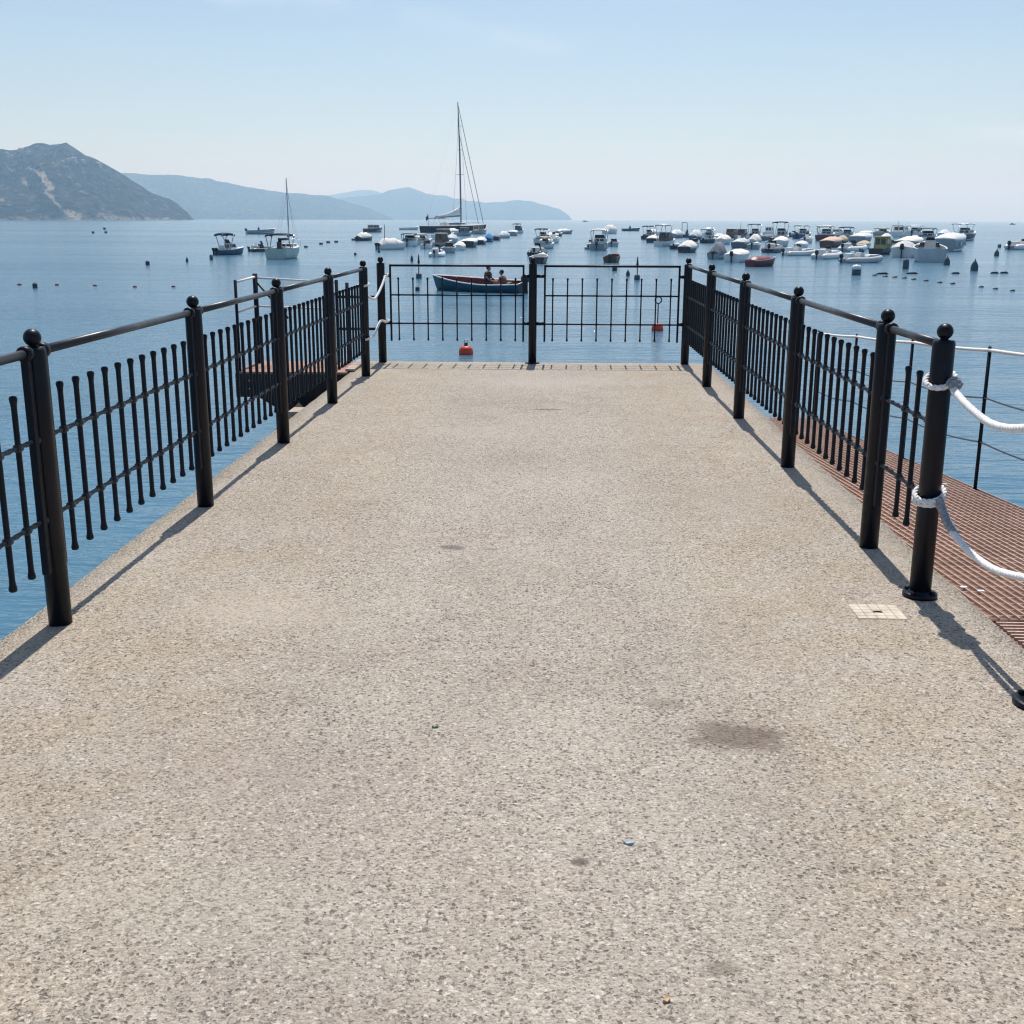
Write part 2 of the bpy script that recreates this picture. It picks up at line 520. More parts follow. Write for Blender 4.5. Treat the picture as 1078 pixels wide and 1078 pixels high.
def flange_mesh(r):
    mb = MB(); mb.lathe([(r, 0), (r, .016), (r - .006, .02), (PR + .004, .022), (PR + .002, .03), (PR - .01, .03)], n=28)
    for k in range(4):
        a = PI / 4 + k * PI / 2
        c = (math.cos(a) * (r + PR) / 2, math.sin(a) * (r + PR) / 2)
        mb.lathe([(.013, .02), (.013, .032), (.004, .034)], (c[0], c[1], 0), 6)
    return mb.mesh('base_flange', MT['iron'])


POST, BALL, FL = post_mesh(), ball_mesh(), flange_mesh(.074)
FLs = MB().lathe([(.085, 0), (.085, .008), (PR, .01)], n=24).mesh('base_flange', MT['iron'])


def picket_mesh(r, fl):
    z0, z1 = .25, .962
    return MB().lathe([(.004, z0), (fl * .8, z0 + .003), (fl, z0 + .011), (fl * .92, z0 + .020), (r * 1.12, z0 + .030), (r, z0 + .045), (r, z1 - .045), (r * 1.12, z1 - .030), (fl * .92, z1 - .020), (fl, z1 - .011), (fl * .8, z1 - .003), (.004, z1)], n=10).mesh('picket', MT['iron'])


PICK = picket_mesh(.0112, .0162)
GPICK = picket_mesh(.008, .0125)


def add_post(par, x, y, flange=None, z=0):
    p = inst('post', POST, par, (x, y, z))
    inst('finial', BALL, p)
    if flange: inst('base_flange', flange, p)
    return p


def crossbar(p0, p1, z, npk):
    """twisted square bar with a collar where each picket passes"""
    mb = MB()
    a, b = Vector((p0[0], p0[1], z)), Vector((p1[0], p1[1], z))
    L = (b - a).length
    m = int(L / .02)
    mb.tube([a.lerp(b, i / m) for i in range(m + 1)], .0105, 4, smooth=False, twist=.42)
    for q in npk:
        c = a.lerp(b, q)
        d = (b - a).normalized()
        mb.tube([c - d * .017, c - d * .012, c + d * .012, c + d * .017], [.011, .0175, .0175, .011], 10)
    for e in (a, b):
        mb.ball(e, .019, 10, 7)
    return mb


def bay(par, p0, p1, end_cap0=True, knob1=True, knob0=True):
    a, b = Vector((p0[0], p0[1], 0)), Vector((p1[0], p1[1], 0))
    d = (b - a).normalized(); L = (b - a).length
    off = .072
    s0, s1 = a + d * off, b - d * off
    # handrail
    mb = MB()
    h0 = s0 if knob0 else a + d * .03
    h1 = s1 if knob1 else b - d * .03
    mb.tube([h0 + Vector((0, 0, 1.1)), h1 + Vector((0, 0, 1.1))], .0178, 14)
    for e, k in ((s0, knob0), (s1, knob1)):
        if k:
            mb.tube([e + d * -.02 + Vector((0, 0, 1.1)), e + d * -.014 + Vector((0, 0, 1.1)), e + d * .014 + Vector((0, 0, 1.1)), e + d * .02 + Vector((0, 0, 1.1))], [.022, .031, .031, .022], 14, mat=1)
    mb.build('handrail', [MT['rail'], MT['iron']], par)
    # end stiles
    for e, k in ((s0, knob0), (s1, knob1)):
        if not k: continue
        st = MB()
        st.box((e.x, e.y, .655), (.03, .034, .85), math.atan2(d.y, d.x) - PI / 2)
        for z in (.445, .765):
            st.tube([e + Vector((0, 0, z)), (e - d * .045 if e is s0 else e + d * .045) + Vector((0, 0, z))], .012, 8)
        st.build('stile', MT['iron'], par, bevel=.004)
    npk = max(1, round((L - .41) / .1565) + 1)
    span = (npk - 1) * .1565
    t0 = (L - span) / 2
    if not knob1: t0 = L - span - .10
    if not knob0: t0 = .10
    qs = [(t0 + k * .1565) / L for k in range(npk)]
    c0, c1 = a + d * .05, b - d * .05
    Lc = (c1 - c0).length
    qc = [(q * L - .05) / Lc for q in qs]
    for z in (.765, .445):
        crossbar(c0, c1, z, qc).build('crossbar', MT['rail'], par)
    for q in qs:
        c = a.lerp(b, q)
        inst('picket', PICK, par, (c.x, c.y, 0), random.uniform(0, 6))


LP = [(-1.985, 2.36), (-1.972, 4.336), (-1.953, 6.304), (-1.937, 8.221), (-1.92, 10.096), (-1.903, 11.919)]
RP = [(1.571, 13.128), (1.585, 11.346), (1.602, 9.482), (1.619, 7.546), (1.637, 5.607), (1.650, 4.828)]
lf = thing('iron_fence', 'black iron picket fence with round ball topped posts along the left pier edge', 'fence', (0, 0, 0))
for p in LP: add_post(lf, *p)
for a, b in zip(LP[:-1], LP[1:]): bay(lf, a, b)
rf = thing('iron_fence', 'black iron picket fence with ball topped posts beside the brown ramp', 'fence', (0, 0, 0))
for i, p in enumerate(RP): add_post(rf, *p, flange=FL if i == 5 else None)
for i, (a, b) in enumerate(zip(RP[:-1], RP[1:])): bay(rf, a, b, knob1=(i != 4))

# lone posts
pL = thing('fence_post', 'black ball topped post at the far left corner, roped to the fence', 'post', (-1.895, 13.121, 0))
inst('shaft', POST, pL); inst('finial', BALL, pL)
pM = thing('fence_post', 'black post standing between the two gates at the pier end', 'post', (-.172, 13.12, 0))
inst('shaft', POST, pM); inst('finial', BALL, pM); inst('base_flange', FLs, pM)
pB = thing('fence_post', 'black post at right edge, only its bolted round base in view', 'post', (1.70, 3.665, 0))
inst('shaft', POST, pB); inst('finial', BALL, pB); inst('base_flange', flange_mesh(.094), pB)


def gate(x0, x1, y, label, pl, prr):
    g = thing('iron_gate', label, 'gate', ((x0 + x1) / 2, y, 0))
    ox = (x0 + x1) / 2
    h = (x1 - x0) / 2
    MB().tube([(-h, 0, 1.092), (h, 0, 1.092)], .012, 8).build('top_rail', MT['iron'], g)
    for sx in (-h, h):
        MB().box((sx, 0, .675), (.022, .022, .86)).build('stile', MT['iron'], g, bevel=.003)
    n = 9
    pxs = [-h + .09 + (2 * h - .18) * k / (n - 1) for k in range(n)]
    for z in (.765, .445):
        mb = MB(); mb.tube([(-h, 0, z), (h, 0, z)], .0095, 6)
        for px in pxs: mb.tube([(px - .012, 0, z), (px + .012, 0, z)], .0125, 8)
        mb.build('crossbar', MT['iron'], g)
    for px in pxs: inst('picket', GPICK, g, (px, 0, 0))
    for sx, tx in ((-h, pl - ox + PR), (h, prr - ox - PR)):
        for z in (.98, .45):
            MB().tube([(sx, 0, z), (tx, 0, z)], .019, 10).build('hinge_peg', MT['iron'], g)
    return g


gate(-1.787, -.278, 13.12, 'black iron gate of nine pickets left of the middle post', -1.895, -.172)
gate(-.036, 1.474, 13.12, 'black iron gate of nine pickets right of the middle post', -.172, 1.571)

# ------------------------------------------------------------------ ropes


def spline(pts, n=60):
    P = [Vector(p) for p in pts]
    P = [P[0] * 2 - P[1]] + P + [P[-1] * 2 - P[-2]]
    out = []
    m = len(P) - 3
    for i in range(n + 1):
        u = i / n * m
        k = min(int(u), m - 1); u -= k
        a, b, c, d = P[k:k + 4]
        out.append(.5 * (2 * b + (c - a) * u + (2 * a - 5 * b + 4 * c - d) * u * u + (3 * b - a - 3 * c + d) * u ** 3))
    return out


def strands(mb, path, r, pitch=.07, k=3, mat=0):
    P = [Vector(p) for p in path]
    # resample
    L = [0]
    for a, b in zip(P[:-1], P[1:]): L.append(L[-1] + (b - a).length)
    step = pitch / 8
    n = max(4, int(L[-1] / step))
    Q = []
    j = 0
    for i in range(n + 1):
        s = L[-1] * i / n
        while j < len(L) - 2 and L[j + 1] < s: j += 1
        u = (s - L[j]) / max(1e-9, L[j + 1] - L[j])
        Q.append(P[j].lerp(P[j + 1], u))
    u = None
    F = []
    for i in range(n + 1):
        tt = (Q[min(i + 1, n)] - Q[max(i - 1, 0)]).normalized()
        if u is None:
            up = Vector((0, 0, 1)) if abs(tt.z) < .9 else Vector((1, 0, 0))
            u = tt.cross(up).normalized()
        u = (u - tt * u.dot(tt)).normalized()
        F.append((u, tt.cross(u)))
    for q in range(k):
        pts = []
        for i in range(n + 1):
            a = 2 * PI * (q / k + (L[-1] * i / n) / pitch)
            pts.append(Q[i] + (F[i][0] * math.cos(a) + F[i][1] * math.sin(a)) * r * .5)
        mb.tube(pts, r * .56, 7, mat=mat)
    return mb


def ring_path(cx, cy, z, r, dz=0.03, ph=0., turns=1.0):
    n = int(36 * turns)
    return [(cx + r * math.cos(ph + 2 * PI * turns * k / n), cy + r * math.sin(ph + 2 * PI * turns * k / n), z + dz * math.sin(ph + 2 * PI * turns * k / n + .6)) for k in range(n + 1)]


px, py = RP[5]
ro = thing('mooring_rope', 'upper white rope tied round the nearest right post', 'rope', (px, py, .93))
mb = MB()
strands(mb, spline([(px + .035, py - .065, .925), (px + .018, 4.66, .915), (px + .002, 4.469, .893), (px + .0, 4.265, .872), (px + .0, 4.086, .882), (px + .006, 3.9, .916), (px + .036, 3.705, .955)]), .0155)
mb.build('line', MT['rope'], ro).location = (-px, -py, -.93)
mb = MB()
strands(mb, ring_path(px, py, .955, PR + .013, .028, 3.6), .0125)
mb.build('loop', MT['rope'], ro).location = (-px, -py, -.93)
mb = MB()
kx, ky, kz = px + .038, py - .062, .945
for a, rr in ((0.2, .023), (1.3, .021), (2.5, .018)):
    strands(mb, [(kx + rr * math.cos(2 * PI * k / 18), ky + rr * math.sin(2 * PI * k / 18) * math.cos(a), kz + rr * math.sin(2 * PI * k / 18) * math.sin(a) + .002 * k / 18) for k in range(19)], .0125)
mb.build('knot', MT['ropegrey'], ro).location = (-px, -py, -.93)

ro = thing('mooring_rope', 'lower white rope with grey spliced end tied low round the nearest right post', 'rope', (px, py, .44))
mb = MB()
strands(mb, spline([(px + .03, 4.6, .355), (px + .03, 4.423, .332), (px + .030, 4.27, .330), (px + .030, 4.12, .340), (px + .032, 3.947, .372), (px + .034, 3.8, .408), (px + .045, 3.705, .435)]), .0145)
mb.build('line', MT['rope'], ro).location = (-px, -py, -.44)
mb = MB(); strands(mb, ring_path(px, py, .466, PR + .013, .026, 3.6), .012); strands(mb, ring_path(px, py, .440, PR + .013, .016, 3.9), .0115)
mb.build('loop', MT['rope'], ro).location = (-px, -py, -.44)
mb = MB(); strands(mb, spline([(px + .02, py - .058, .455), (px + .03, py - .08, .42), (px + .034, 4.67, .375), (px + .037, 4.58, .352)], 24), .019, .05)
mb.build('splice', MT['ropegrey'], ro).location = (-px, -py, -.44)

for nm, z0, z1, lab in (('mooring_rope', .84, .98, 'short white rope hanging between far left posts near their tops'),
                        ('mooring_rope', .395, .47, 'short white rope hanging between far left posts at knee height')):
    ro = thing(nm, lab, 'rope', (-1.903, 11.919, z0))
    mb = MB()
    if z0 > .6: pts = [(-1.86, 11.93, z0 - .02), (-1.845, 12.3, z0 - .06), (-1.84, 12.75, z0 + .03), (-1.835, 13.07, z1)]
    else: pts = [(-1.86, 11.93, z0), (-1.85, 12.2, z0 + .0), (-1.86, 12.75, z0 + .1), (-1.845, 13.06, z1)]
    strands(mb, spline(pts), .013); mb.build('line', MT['rope'], ro).location = (1.903, -11.919, -z0)
    mb = MB(); strands(mb, ring_path(-1.903, 11.919, z0 + (.1 if z0 > .6 else 0), PR + .014, .012, 0), .013)
    strands(mb, ring_path(-1.84, 13.12, z1, .03, .01, 0, 1.0), .013)
    mb.build('loop', MT['rope'], ro).location = (1.903, -11.919, -z0)

# ------------------------------------------------------------------ brown access ramp at the right
ramp = thing('access_ramp', 'rusty brown ribbed ramp sloping down beside the right fence', 'ramp', (1.9, 4.66, -.03))


def rz_(y): return -.285 - .0718 * (y - 8.2)


RX0, RX1, RY0, RY1 = 1.885, 3.16, 4.66, 13.6


def rl(x, y, z): return (x - 1.9, y - 4.66, z + .03)


mb = MB()
sl = math.atan(.0718)
mb.add([rl(RX0, RY0, rz_(RY0) - .02), rl(RX1, RY0, rz_(RY0) - .02), rl(RX1, RY1, rz_(RY1) - .02), rl(RX0, RY1, rz_(RY1) - .02),
        rl(RX0, RY0, rz_(RY0) - .10), rl(RX1, RY0, rz_(RY0) - .10), rl(RX1, RY1, rz_(RY1) - .10), rl(RX0, RY1, rz_(RY1) - .10)],
       [(0, 1, 2, 3), (7, 6, 5, 4), (0, 4, 5, 1), (1, 5, 6, 2), (2, 6, 7, 3), (3, 7, 4, 0)], False)
mb.build('deck_panel', MT['rust'], ramp)
mb = MB()
nb = 29
for k in range(nb + 1):
    x = RX0 + .01 + (RX1 - RX0 - .02) * k / nb
    w = .0036
    pts = []
    for y in (RY0, RY1):
        z = rz_(y)
        pts += [rl(x - w, y, z - .019), rl(x + w, y, z - .019), rl(x + w * .7, y, z - .006), rl(x - w * .7, y, z - .006)]
    mb.add(pts, [(0, 1, 5, 4), (1, 2, 6, 5), (2, 3, 7, 6), (3, 0, 4, 7), (3, 2, 1, 0), (4, 5, 6, 7)], False)
mb.build('rib', MT['rustlite'], ramp)['kind'] = 'stuff'
mb = MB()
for y in [RY0 + .02 + k * 1.12 for k in range(8)]:
    z = rz_(y)
    mb.add([rl(RX0, y - .012, z - .0165), rl(RX1, y - .012, z - .0165), rl(RX1, y + .012, z - .017), rl(RX0, y + .012, z - .017)], [(0, 1, 2, 3)], False)
    for x in (RX0 + .06, RX0 + .1):
        pass
mb.build('joint_sheet', MT['rust'], ramp)['kind'] = 'stuff'
mb = MB()
y = RY0 + .06
while y < RY1:
    z = rz_(y) - .0125
    mb.add([rl(RX0 + .01, y - .003, z), rl(RX1 - .01, y - .003, z), rl(RX1 - .01, y + .003, z - .0004), rl(RX0 + .01, y + .003, z - .0004)], [(0, 1, 2, 3)], False)
    y += .105
mb.build('cross_rod', MT['rustlite'], ramp)['kind'] = 'stuff'
# end panel near the camera, lower, with bars across
mb = MB()
EY0 = 2.2
mb.add([rl(RX0 + .11, EY0, -.075), rl(RX1, EY0, -.075), rl(RX1, RY0 - .01, -.06), rl(RX0 + .02, RY0 - .01, -.06),
        rl(RX0 + .11, EY0, -.15), rl(RX1, EY0, -.15), rl(RX1, RY0 - .01, -.135), rl(RX0 + .02, RY0 - .01, -.135)],
       [(0, 1, 2, 3), (7, 6, 5, 4), (0, 4, 5, 1), (1, 5, 6, 2), (2, 6, 7, 3), (3, 7, 4, 0)], False)
mb.build('end_panel', MT['rust'], ramp)
mb = MB()
y = EY0 + .02
while y < RY0 - .02:
    z = -.0745 + (y - EY0) * .0061
    xa = RX0 + .115 - .09 * (y - EY0) / (RY0 - EY0); mb.box(rl((xa + RX1) / 2, y, z + .006), (RX1 - xa - .01, .010, .013)); y += .036
for k in range(8):
    x = RX0 + .16 + k * .15
    mb.box(rl(x, (EY0 + RY0) / 2, -.056), (.009, RY0 - EY0 - .04, .014))
mb.build('cross_bar', MT['rustlite'], ramp)['kind'] = 'stuff'
MB().tube([rl(RX1 + .02, RY0, rz_(RY0) - .06), rl(RX1 + .02, RY1, rz_(RY1) - .06)], .04, 8).build('side_beam', MT['darkwood'], ramp)
for y in (6.2, 9.2, 12.4):
    for x in (RX0 + .15, RX1 - .1):
        MB().tube([rl(x, y, rz_(y) - .1), rl(x, y, SEA - 1)], .05, 10).build('pile', MT['darkwood'], ramp)
STX = 3.135
sty = [6.35, 8.22, 9.95, 11.75, 13.4]
for y in sty:
    z = rz_(y)
    st = MB().tube([rl(STX, y, z - .05), rl(STX, y, z + .985)], .0135, 8).build('stanchion', MT['iron'], ramp)
    for hh in (1.0, .66, .34):
        MB().tube([(p[0], p[1], p[2]) for p in [rl(STX, y + .026 * math.cos(a), z + hh + .026 * math.sin(a)) for a in [2 * PI * k / 12 for k in range(12)]]], .0065, 6, loop=True).build('ring', MT['iron'], st)


def lifeline(hh, r, mat, sag, name):
    pts = []
    full = [4.4] + sty
    for a, b in zip(full[:-1], full[1:]):
        for k in range(10):
            y = a + (b - a) * k / 10
            pts.append(rl(STX, y, rz_(y) + hh - sag * 4 * (k / 10) * (1 - k / 10)))
    pts.append(rl(STX, sty[-1], rz_(sty[-1]) + hh))
    MB().tube(pts, r, 8).build(name, mat, ramp)


lifeline(1.0, .0125, MT['rope'], .01, 'white_lifeline')
lifeline(.66, .006, MT['ropegrey'], .03, 'grey_lifeline')
lifeline(.34, .006, MT['ropegrey'], .03, 'grey_lifeline')
mb = MB()
for x, y in ((1.975, 5.19), (2.03, 5.12), (2.98, 8.4), (2.9, 8.4)):
    mb.box(rl(x, y, rz_(y) - .004), (.03, .022, .004))
mb.build('white_reflector', MT['white'], ramp)

# ------------------------------------------------------------------ boarding platform at the left
pf = thing('boarding_platform', 'dark boarding platform with railing outside the left fence', 'platform', (-2.75, 12.6, 0))


def pl(x, y, z): return (x + 2.75, y - 12.6, z)


mb = MB()
for k in range(9):
    mb.box(pl(-2.765, 12.29 + k * .105, -.02), (1.21, .098, .03))
mb.build('decking', MT['redplank'], pf, bevel=.004)
mb = MB()
mb.box(pl(-2.765, 12.245, -.155), (1.22, .03, .25)); mb.box(pl(-3.365, 12.73, -.155), (.03, .93, .25))
mb.box(pl(-2.165, 12.73, -.175), (.04, .93, .22)); mb.box(pl(-2.765, 13.2, -.155), (1.22, .03, .25))
mb.build('fascia', MT['darkwood'], pf)
for z in (-.10, -.19):
    MB().ball(pl(-3.22, 12.228, z), .014, 8, 6).build('bolt', MT['steel'], pf)
for y in (12.4, 13.1):
    MB().add([pl(-2.14, y - .03, -.28), pl(-3.2, y - .03, -.28), pl(-2.14, y - .03, -.95), pl(-2.14, y + .03, -.28), pl(-3.2, y + .03, -.28), pl(-2.14, y + .03, -.95)], [(0, 1, 2), (5, 4, 3), (0, 3, 4, 1), (1, 4, 5, 2), (2, 5, 3, 0)], False).build('bracket', MT['darkwood'], pf)
for x, y, r, h in ((-3.335, 12.29, .017, .965), (-3.30, 13.0, .028, 1.0), (-2.40, 13.1, .02, .93), (-2.28, 13.1, .02, .9)):
    MB().tube([pl(x, y, -.1), pl(x, y, h)], r, 8).build('stanchion', MT['iron'], pf)
mb = MB()
mb.tube([pl(-3.335, 12.29, .94), pl(-3.30, 13.0, .965)], .013, 8)
mb.tube([pl(-3.30, 13.0, .955), pl(-2.40, 13.1, .90)], .011, 8)
mb.tube([pl(-3.335, 12.29, .62), pl(-3.30, 13.0, .64)], .011, 8)
mb.tube([pl(-3.30, 13.0, .64), pl(-2.40, 13.1, .60)], .011, 8)
mb.build('white_rail', MT['offwhite'], pf)
MB().tube([pl(-3.28, 13.0, .9), pl(-2.95, 13.03, .5)], .012, 8).build('brace', MT['iron'], pf)
for z in (.74, .38):
    MB().tube([pl(-2.40, 13.1, z), pl(-1.94, 13.12, z)], .016, 8).build('side_rail', MT['iron'], pf)
for k, (y, z) in enumerate(((11.55, -.30), (11.05, -.36))):
    MB().box(pl(-2.40, y, z - .02), (.46, .30, .04)).build('step', MT['plank'], pf, bevel=.004)
for x in (-2.66, -2.16):
    MB().tube([pl(x, 12.24, -.34), pl(x, 10.85, -.46)], .045, 4, smooth=False).build('stringer', MT['darkwood'], pf)
MB().box(pl(-2.14, 12.76, .012), (.10, .9, .02)).build('bridge_plank', MT['plank'], pf)

# ------------------------------------------------------------------ small things on the deck
cv = thing('drain_cover', 'cream square tiled cover plate set in the deck near the right post', 'cover plate', (1.404, 4.607, -.004), R(0))
MB().box((0, 0, -.002), (.204, .186, .012)).build('plate', MT['plank'], cv)
mb = MB()
for i in range(5):
    for j in range(5):
        if (i, j) in ((2, 2),): mb.box((0, .012, .0045), (.039, .010, .005)); continue
        mb.box((-.081 + i * .0405, -.073 + j * .0365, .0045), (.0392, .0352, .005))
mb.build('tile', MT['cream'], cv, bevel=.002)
MB().tube([(-.018, -.006, .004), (-.004, -.001, .0075), (.006, -.004, .0075), (.018, -.008, .004)], .003, 6).build('handle', MT['slot'], cv)


def scrap(name, lab, cat, x, y, s, mat, rz):
    mb = MB()
    n = 9
    top = [(s * (.9 + .3 * math.sin(k * 2.3)) * math.cos(2 * PI * k / n) * 1.5, s * (.8 + .3 * math.cos(k * 1.7)) * math.sin(2 * PI * k / n), .006 + .003 * math.sin(k * 2.)) for k in range(n)]
    mb.rings([[(a, b, .001) for a, b, c in top], top])
    tag(mb.build(name, mat, loc=(x, y, 0), rz=rz), lab, cat)


scrap('paper_scrap', 'small pale blue scrap lying on the concrete deck', 'litter', .231, 2.717, .011, MT['bluechip'], .3)
scrap('dry_leaf', 'small orange leaf lying on the deck near the bottom edge', 'leaf', .267, 2.09, .008, MT['leafo'], 1.2)
scrap('green_leaf', 'tiny green leaf lying on the concrete deck', 'leaf', -.35, 3.41, .009, MT['leafg'], .8)

# ------------------------------------------------------------------ hills


def interp(prof, x):
    if x <= prof[0][0]: return prof[0][1]
    for (a, b), (c, d) in zip(prof[:-1], prof[1:]):
        if x <= c: return b + (d - b) * (x - a) / (c - a)
    return prof[-1][1]


def vn(x, y, seed=0):
    def h(i, j):
        n = (i * 374761393 + j * 668265263 + seed * 982451653) & 0xffffffff
        n = ((n ^ (n >> 13)) * 1274126177) & 0xffffffff
        return ((n ^ (n >> 16)) & 0xffff) / 65535.
    i, j = math.floor(x), math.floor(y)
    u, v = x - i, y - j
    u = u * u * (3 - 2 * u); v = v * v * (3 - 2 * v)
    return (h(i, j) * (1 - u) + h(i + 1, j) * u) * (1 - v) + (h(i, j + 1) * (1 - u) + h(i + 1, j + 1) * u) * v


def fbm(x, y, o=4, seed=0):
    s = 0; a = .5
    for k in range(o):
        s += a * (vn(x, y, seed + k) - .5); x *= 2.03; y *= 2.03; a *= .5
    return s


def seg_d(p, a, b):
    ax, ay = a; bx, by = b
    t = max(0, min(1, ((p[0] - ax) * (bx - ax) + (p[1] - ay) * (by - ay)) / ((bx - ax) ** 2 + (by - ay) ** 2)))
    return math.hypot(p[0] - ax - t * (bx - ax), p[1] - ay - t * (by - ay))


def project(v):
    d = Vector(v) - EYE
    w = d.dot(fwd)
    return 539 + FPX * d.dot(rgt) / w, 539 + FPX * d.dot(dwn) / w


def hill(name, prof, D, front, back, mat, step=1.0, rows=44, seed=1, rough=.1, marks=None):
    x0, x1 = prof[0][0], prof[-1][0]
    pxs = []
    q = x0
    while q < x1:
        pxs.append(q); q += step if q >= -30 else step * 12
    pxs.append(x1)
    nx = len(pxs)
    nb = 10
    vs, rock = [], []
    for i in range(nx):
        px = pxs[i]
        d = ray(px, interp(prof, px))
        hd = math.hypot(d.x, d.y)
        ux, uy = d.x / hd, d.y / hd
        H = max(0, EYE.z + D * d.z / hd - SEA) + D * .0024 * fbm(px * .10, 3.3, 5, seed + 9) * min(1, (x1 - px) / 12, (px - x0 + 1) / 12)
        H = max(H, .2)
        shore = D - front * (.35 + .65 * min(1, H / (D * .05))) * (.8 + .4 * vn(px * .03, .5, seed))
        for j in range(rows + 1):
            u = j / rows
            r = shore + (D - shore) * u
            h = H * (min(1, u * 9) * .10 + .90 * u ** 1.12)
            w = math.sin(PI * min(1, u)) ** .7
            h *= 1 + rough * 5 * w * fbm(px * .045, r / front * 3.2, 5, seed)
            h = min(h, H * r / D * (.985 if j < rows else 1))
            vs.append((ux * r, uy * r, SEA - 1 if j == 0 else SEA + h))
        for j in range(1, nb + 1):
            u = j / nb
            r = D + back * u
            vs.append((ux * r, uy * r, SEA - 1 + (H + 1) * (1 - u) ** 1.2))
    m = rows + nb + 1
    fs = [(i * m + j, (i + 1) * m + j, (i + 1) * m + j + 1, i * m + j + 1) for i in range(nx - 1) for j in range(m - 1)]
    ob = MB().add(vs, fs, True).build(name, mat)
    tag(ob, kind='structure')
    at_ = ob.data.attributes.new('rock', 'FLOAT', 'POINT')
    for k, v in enumerate(vs):
        val = 0
        z = v[2] - SEA
        if marks and k % m <= rows:
            q = project(v)
            cl = 3 + 12 * vn(q[0] * .16, 2.5, 5) ** 2 + 8 * math.exp(-((q[0] - 79) / 8) ** 2) + 7 * math.exp(-((q[0] - 117) / 10) ** 2)
            val = max(0, min(.74, (cl - z) / 12))
            for a, b, wd_, amt in marks:
                dd = seg_d(q, a, b) + 6 * fbm(q[0] * .35, q[1] * .35, 4, 77)
                val = max(val, amt * max(0, min(1, (wd_ - dd) / 1.3 + .3)))
        at_.data[k].value = val
    return ob


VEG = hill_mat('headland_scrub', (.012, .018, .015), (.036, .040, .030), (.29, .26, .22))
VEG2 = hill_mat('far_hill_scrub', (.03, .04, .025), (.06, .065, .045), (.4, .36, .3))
hp = [(-1300, 239), (-1180, 226), (-1000, 205), (-820, 190), (-640, 172), (-480, 165), (-380, 152), (-260, 150), (-120, 158), (-40, 154), (0, 157), (20, 158), (28, 154), (36, 151.5), (45, 151), (52, 153), (60, 151.3), (70, 151), (80, 157), (90, 163), (100, 167), (110, 172), (120, 178), (130, 184.5), (140, 190), (150, 196), (160, 203), (170, 207), (178, 209.5), (188, 215), (196, 222), (202, 229), (206, 233)]
MK = [((31, 177), (44, 184), 2.2, 1), ((44, 184), (53, 198), 3.4, 1), ((48, 202), (58, 212), 1.7, .9), ((58, 212), (68, 222), 1.7, .8), ((70, 225), (84, 229), 3, .9), ((104, 227), (122, 230), 2.6, .85), ((24, 188), (27, 195), 2.2, .85), ((0, 210), (10, 212), 1.3, .7), ((130, 230.5), (180, 231), 1.6, .7)]
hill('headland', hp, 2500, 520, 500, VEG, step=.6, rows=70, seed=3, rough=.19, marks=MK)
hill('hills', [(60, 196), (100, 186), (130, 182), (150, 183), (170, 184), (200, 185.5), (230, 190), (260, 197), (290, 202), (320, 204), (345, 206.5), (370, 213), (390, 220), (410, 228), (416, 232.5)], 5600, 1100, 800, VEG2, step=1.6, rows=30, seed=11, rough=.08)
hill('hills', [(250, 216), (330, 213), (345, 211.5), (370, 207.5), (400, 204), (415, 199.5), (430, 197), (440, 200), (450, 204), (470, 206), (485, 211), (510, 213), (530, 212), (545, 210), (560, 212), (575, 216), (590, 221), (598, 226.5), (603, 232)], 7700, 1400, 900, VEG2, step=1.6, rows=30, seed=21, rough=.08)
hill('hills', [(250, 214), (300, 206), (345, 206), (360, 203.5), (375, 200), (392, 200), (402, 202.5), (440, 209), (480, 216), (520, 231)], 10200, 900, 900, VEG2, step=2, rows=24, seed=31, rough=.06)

# pale houses on the headland, and a low built-up shore far off
dg = None
head = bpy.data.objects['headland']


def ground_hit(ob, px, py):
    # first vertex row along this column whose projection rises above py
    best = None
    for v in ob.data.vertices:
        q = project(v.co)
        if abs(q[0] - px) < .6:
            e = abs(q[1] - py)
            if best is None or e < best[0]: best = (e, v.co.copy())
    return best[1]


hm_ = {}


def house(px, py, w, h, lab, grp, ob):
    p = ground_hit(ob, px, py)
    mb = MB()
    mb.box((0, 0, h / 2 - 2), (w, w * .7, h + 4))
    mb.add([(-w / 2, -w * .35, h), (w / 2, -w * .35, h), (w / 2, w * .35, h), (-w / 2, w * .35, h), (-w * .25, 0, h * 1.35), (w * .25, 0, h * 1.35)], [(0, 1, 5, 4), (1, 2, 5), (2, 3, 4, 5), (3, 0, 4)], False, 1)
    tag(mb.build('house', [MT['house'], MT['roof']], loc=p, rz=math.atan2(-p.x, p.y) * -1 + random.uniform(-.4, .4)), lab, 'house', grp)


for px, py in ((66, 172.5), (72, 170.5), (78, 169.8), (88, 172), (104, 175), (93, 173), (8, 164), (12, 167), (30, 163), (22, 160)):
    house(px, py, random.uniform(7, 11), random.uniform(4, 6), 'tiny pale house among trees high on the left headland', 'houses on the headland', head)
for px, py in ((203, 229.5), (210, 230), (218, 229.7), (226, 230), (236, 229.6), (244, 230), (252, 230), (263, 229.6), (272, 230), (281, 230.2), (330, 231)):
    house(px, py, random.uniform(16, 30), random.uniform(6, 12), 'pale block low on the hazy shore behind the sailboat mast', 'buildings on the far shore', bpy.data.objects['hills'])

# ------------------------------------------------------------------ boats


